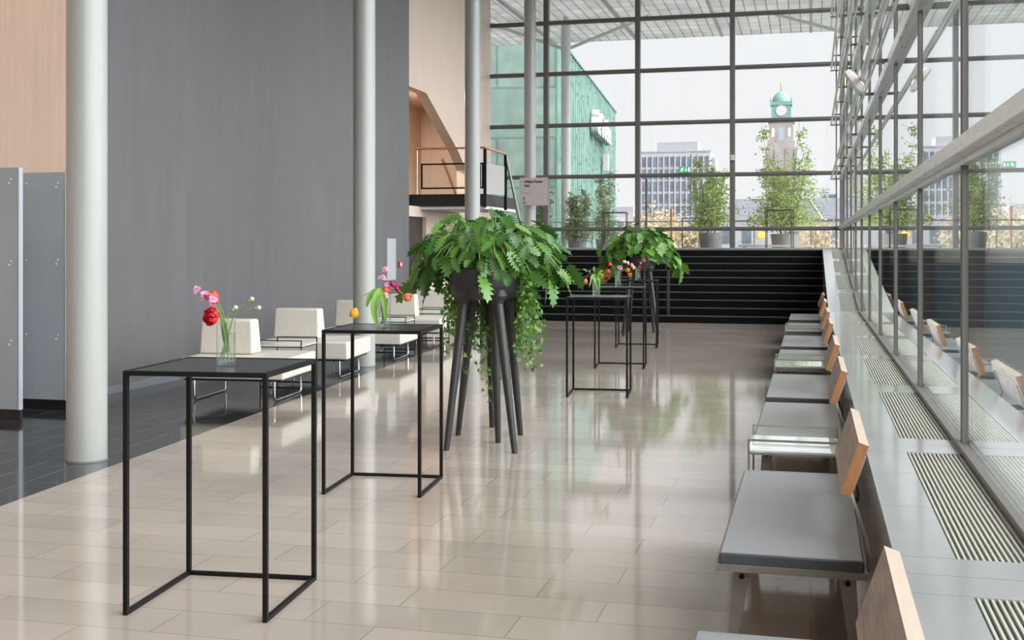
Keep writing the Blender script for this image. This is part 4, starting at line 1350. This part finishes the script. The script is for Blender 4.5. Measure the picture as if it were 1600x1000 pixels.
# ============================================================ CITY
COPPER_F = tile_mat('copper_panels', (.175, .275, .237), (.235, .33, .29), (.12, .19, .165), 2.6, 2.2, (PI / 2, 0, 0), .7, .06, .05, 1.1, .42, 0)
COPPER_S = mat('copper_cladding', (.075, .145, .117), .65, var=.2, scale=.9, stretch=(1, 1, .4), detail=8)
SEAM = mat('copper_seam', (.21, .335, .283), .6, var=.2, scale=1.5)
SPOT = mat('copper_fixing', (.05, .14, .12), .7, var=.2, scale=3)
YC, XC = 50.0, -10.8
YF, XF = 78.9, -12.98
dirv = Vector((XF - XC, YF - YC, 0)); lenf = dirv.length; dirv.normalize()
nv = Vector((dirv.y, -dirv.x, 0))       # points out of the side face (towards +x)
cbld = empty('copper_building', (XC, YC, -9), 0, 'copper green concert hall with white letters, beyond the terrace', 'building')
HB = 19.7
phi = math.atan2(dirv.y, dirv.x)
cbld.rotation_euler.z = phi - PI / 2      # local +y runs along the side face, local +x out of it
MB().box(-22, 0, 0, lenf, 0, HB).build('walls', COPPER_F, cbld)
MB().box(0, .05, 0.0, lenf, 0, HB).build('side_cladding', COPPER_S, cbld)
sm = MB(); spt = MB()
k = 0
y = .25
rr = random.Random(3)
while y < lenf - .2:
    sm.box(.05, .17, y - .05, y + .05, 0, HB)
    for q in range(7):
        z = rr.uniform(8, HB)
        spt.box(.17, .19, y - .035, y + .035, z, z + .14)
    y += .85
sm.build('standing_seams', SEAM, cbld)
spt.build('fixings', SPOT, cbld)
MB().box(-22, .2, -.1, lenf + .1, HB, HB + .12).build('roof_edge', mat('roof_edge', (.14, .2, .19), .6, var=.1, scale=2), cbld)
MB().box(.05, .16, 10.0, 10.9, 12.0, 13.6).build('window', mat('dark_glazing', (.04, .06, .06), .2, var=.1, scale=1), cbld)
LET = mat('white_letters', (.44, .435, .42), .5, var=.03, scale=3)
y0l = (61.9 - YC) / dirv.y
le = text_mesh('lettering', 'de Doelen', 1.86, LET, cbld, (.45, y0l, 7.75 + 9), (PI / 2, 0, PI / 2), ext=.18, bold=.03)
wd_ = max(v.co.x for v in le.data.vertices)
le.scale = (8.1 / wd_, 1, 1)
MB().box(.3, .6, 18.3, 18.8, 15.1, 16.1).box(.14, .3, 18.45, 18.65, 15.5, 15.7).build('blade_sign', LET, cbld)

# office block
off = empty('office_block', (-35.8, 320, -9), 0, 'grey white office block with a grid of windows and a roof plant room', 'building')
CONC = mat('pale_concrete', (.40, .385, .405), .8, var=.05, scale=.3)
CONC2 = mat('grey_concrete', (.32, .31, .335), .8, var=.05, scale=.3)
OWIN = mat('office_window', (.13, .16, .195), .25, var=.35, scale=.35)
BL, BR, BT = -9.6, 9.5, 36.2
MB().box(BL, BR, 0, 14, 0, BT).build('facade', CONC, off)
MB().box(BR, BR + 1.1, 2.5, 14, 0, BT - 1.4).build('side_wing', CONC2, off)
MB().box(-5.2, 5.9, 2, 12, BT, BT + 2.9).build('plant_room', CONC2, off)
MB().box(BL - .15, BR + .15, -.15, .2, BT - .05, BT + .35).build('parapet', CONC2, off)
nx_ = 12; pit_ = (BR - BL - .6) / nx_
for r_ in range(6):
    z1 = BT - 1.2 - 3.35 * r_
    for k in range(nx_):
        x = BL + .3 + pit_ * (k + .5)
        MB().box(x - .53, x + .53, -.06, .02, z1 - 2.75, z1 - .05).build('window', OWIN, off)
pf = MB()
for k in range(nx_ + 1):
    x = BL + .3 + pit_ * k
    pf.box(x - .17, x + .17, -.3, 0, 0, BT - .9)
pf.build('facade_fins', CONC, off)

# clock tower
TX, TY = -8.31, 350
tw_ = empty('clock_tower', (TX, TY, -9), 0, 'slender stone clock tower with a green copper dome', 'building')
ST = mat('tower_stone', (.31, .28, .26), .85, var=.12, scale=.4)
STD = mat('belfry_blue_grey', (.30, .36, .42), .6, var=.1, scale=1)  # even blue-grey fill of the middle belfry opening
TCOP = mat('tower_copper', (.155, .285, .255), .6, var=.12, scale=.5)
GOLD = mat('gilded_statue', (.65, .42, .14), .4, metal=.5, var=.1, scale=3)
MB().box(-4.3, 4.3, -4.3, 4.3, 0, 39.2).box(-3.9, 3.9, -3.9, 3.9, 39.2, 41).box(-3.4, 3.4, -3.4, 3.4, 41, 46.4).box(-3.7, 3.7, -3.7, 3.7, 46.4, 47.0).build('shaft', ST, tw_)
rb = MB()
for x in (-4.1, -1.5, 1.5, 4.1): rb.box(x - .3, x + .3, -4.55, -4.3, 5, 38.6)
rb.build('buttress', ST, tw_)


def arch(x, wdt, z0, z1, yq):
    m = MB(); pts = [(x - wdt, z0), (x + wdt, z0), (x + wdt, z1)] + [(x + wdt * math.cos(t), z1 + wdt * math.sin(t)) for t in [PI * q / 8 for q in range(1, 8)]] + [(x - wdt, z1)]
    n_ = len(pts)
    m.add([(a, yq, b) for a, b in pts] + [(a, yq + .3, b) for a, b in pts], [tuple(range(n_)), tuple(range(2 * n_ - 1, n_ - 1, -1))] + [(i, (i + 1) % n_, n_ + (i + 1) % n_, n_ + i) for i in range(n_)])
    return m


arch(0, .75, 41.2, 44.2, -3.45).build('belfry_opening', STD, tw_)
for x in (-2.3, 2.3): arch(x, .38, 42.2, 44.4, -3.45).build('belfry_opening', mat('pale_opening', (.75, .77, .79), .7, var=.03, scale=1), tw_)
MB().box(-2.75, 2.75, -2.75, 2.75, 47, 51.4).box(-3.05, 3.05, -3.05, 3.05, 51.4, 52.4).build('lantern', TCOP, tw_)
for x in (-2.9, 2.9):
    MB().lathe([(.35, 52.4), (.25, 52.9), (.12, 53.4), (.02, 53.9)], 8, c=(x, -2.8, 0)).build('finial', TCOP, tw_)
MB().lathe([(2.75, 52.3), (2.65, 53.2), (2.25, 54.2), (1.6, 55.0), (.8, 55.5), (.35, 55.7), (.28, 56.4), (.12, 56.6)], 24).build('dome', TCOP, tw_, smooth=True)
cf = MB().tube([(0, -2.75, 49.8), (0, -2.95, 49.8)], 1.55, 32).build('clock_face', mat('clock_dial', (.62, .56, .54), .6, var=.08, scale=2), tw_)
tk = MB()
for q in range(12):
    a = 2 * PI * q / 12
    tk.bar((1.15 * math.sin(a), -2.98, 49.8 + 1.15 * math.cos(a)), (1.45 * math.sin(a), -2.98, 49.8 + 1.45 * math.cos(a)), .12, .06, up=(0, 1, 0))
tk.build('hour_mark', mat('clock_marks', (.18, .14, .13), .6, var=.05, scale=4), cf)
MB().bar((0, -3.0, 49.8), (-.9, -3.0, 50.2), .14, .06, up=(0, 1, 0)).bar((0, -3.0, 49.8), (1.1, -3.0, 49.5), .12, .06, up=(0, 1, 0)).build('clock_hand', mat('clock_hands', (.75, .72, .70), .5, var=.03, scale=4), cf)
MB().tube([(0, 0, 56.4), (0, 0, 57.6), (.08, 0, 58.2), (0, 0, 58.7)], [.22, .3, .18, .1], 8).tube([(0, 0, 58.0), (-.35, 0, 58.9)], .07, 6).build('statue', GOLD, tw_)

SLATE = mat('slate_roof', (.12, .128, .15), .6, var=.12, scale=.6)
LILAC = mat('pale_grey_render', (.40, .385, .41), .8, var=.05, scale=.3)
TAN = mat('tan_stone', (.37, .32, .275), .8, var=.08, scale=.4)
hb = empty('slate_roofed_building', (-1, 160, -9), 0, 'low stone building with dark slate hipped roof behind the large birch', 'building')
MB().box(-11.5, 9, 0, 12, 0, 14.2).build('wall', TAN, hb)
MB().hexa([(-11.8, -.3, 14.2), (9.3, -.3, 14.2), (9.3, 12.3, 14.2), (-11.8, 12.3, 14.2)], [(-9.0, 5.5, 17.2), (9.3, 5.5, 17.2), (9.3, 6.5, 17.2), (-9.0, 6.5, 17.2)]).build('roof', SLATE, hb)
MB().bar((2.5, -.35, 14.25), (.7, 5.4, 17.3), .14, .1).build('roof_flashing', mat('lead_flashing', (.62, .63, .65), .5, var=.05, scale=3), hb)
MB().hexa([(-3.0, 2, 14.5), (1.0, 2, 14.5), (1.0, 8, 14.5), (-3.0, 8, 14.5)], [(-1.2, 4.5, 18.4), (-.8, 4.5, 18.4), (-.8, 5.5, 18.4), (-1.2, 5.5, 18.4)]).build('gable', SLATE, hb)
for k in range(8):
    x = -10.5 + 2.4 * k
    MB().box(x - .5, x + .5, -.08, .05, 10.2, 12.6).build('window', OWIN, hb)
gb = empty('low_grey_building', (-8, 150, -9), 0, 'low pale grey rendered building behind the potted birches', 'building')
MB().box(-14, 4.6, 0, 9, 0, 13.9).build('wall', LILAC, gb)
MB().box(-14.2, 4.8, -.2, 9, 13.9, 14.2).build('coping', CONC2, gb)
for k in range(6):
    x = -12.8 + 2.6 * k
    MB().box(x - .55, x + .55, -.08, .05, 11.0, 12.8).build('window', OWIN, gb)
lw_ = empty('white_flats', (-30.6, 200, -9), 0, 'low white flats right of the copper green building', 'building')
MB().box(-6, 2.3, 0, 9, 0, 15.6).build('wall', mat('white_render', (.46, .45, .445), .8, var=.05, scale=.3), lw_)
MB().box(-6, .9, 1, 9, 15.6, 17.4).build('upper_floor', CONC2, lw_)
for r_ in range(2):
    for k in range(3):
        MB().box(-1.6 + 1.4 * k, -.6 + 1.4 * k, -.08, .05, 13.4 - 2.6 * r_, 14.8 - 2.6 * r_).build('window', OWIN, lw_)
wb_ = empty('distant_white_building', (3.3, 220, -9), 0, 'small white building with windows right of the slate roof', 'building')
MB().box(-1.6, 3.4, 0, 8, 0, 20.4).box(-1.2, 0, -.2, 4, 20.4, 21.2).build('wall', mat('white_render2', (.46, .47, .485), .8, var=.05, scale=.3), wb_)
for x in (-.9, .2, .9): MB().box(x - .3, x + .3, -.08, .05, 18.6, 20.0).build('window', OWIN, wb_)


def street_tree(loc, h, wd, label, seed, nl=5200):
    rnd = random.Random(seed)
    root = empty('street_tree', loc, 0, label, 'tree', 'spring trees in the street')
    MB().tube([(0, 0, 0), (.1, 0, h * .5), (0, .1, h * .8)], [.22, .15, .06], 8).build('trunk', STEMD, root)
    br = MB(); lf = MB()
    for k in range(26):
        a = rnd.uniform(0, 2 * PI); z = rnd.uniform(.45, .92) * h
        rr_ = wd * .5 * math.sqrt(max(.05, 1 - ((z / h - .66) / .36) ** 2)) * rnd.uniform(.5, 1)
        b = Vector((0, 0, z * .8)); e = Vector((math.cos(a) * rr_, math.sin(a) * rr_, z + rnd.uniform(0, .8)))
        br.tube([b, b.lerp(e, .5) + Vector((0, 0, .2)), e], .03, 4, cap=False)
        for q in range(nl // 26):
            c = b.lerp(e, rnd.uniform(.3, 1.1)) + Vector((rnd.gauss(0, .45), rnd.gauss(0, .45), rnd.gauss(0, .45)))
            d = Vector((rnd.gauss(0, 1), rnd.gauss(0, 1), rnd.gauss(0, 1))).normalized(); u = d.orthogonal()
            L_ = rnd.uniform(.14, .32)
            lf.add([c, c + d * L_ * .5 + u * L_ * .35, c + d * L_, c + d * L_ * .5 - u * L_ * .35], [(0, 1, 2, 3)])
    tag(br.build('branches', STEMD, root), kind='stuff')
    tag(lf.build('foliage', BLOSSOM, root), kind='stuff')


for i, (x, y, h, wd, lb) in enumerate(((-11.9, 92, 15.0, 4.6, 'yellow-pink spring tree in the street below the office block, left one'),
                                       (-9.0, 84, 13.4, 4.2, 'yellow-pink spring tree in the street behind the smaller birch'),
                                       (-9.6, 73, 12.2, 3.6, 'yellow-pink spring tree in the street behind the wooden post'),
                                       (.7, 90, 12.4, 4.5, 'yellow-pink spring tree in the street right of the large birch pot'),
                                       (-17.2, 120, 11.5, 4, 'yellow-pink spring tree in the street beside the copper green building'))):
    street_tree((x, y, -9), h, wd, lb, 60 + i)
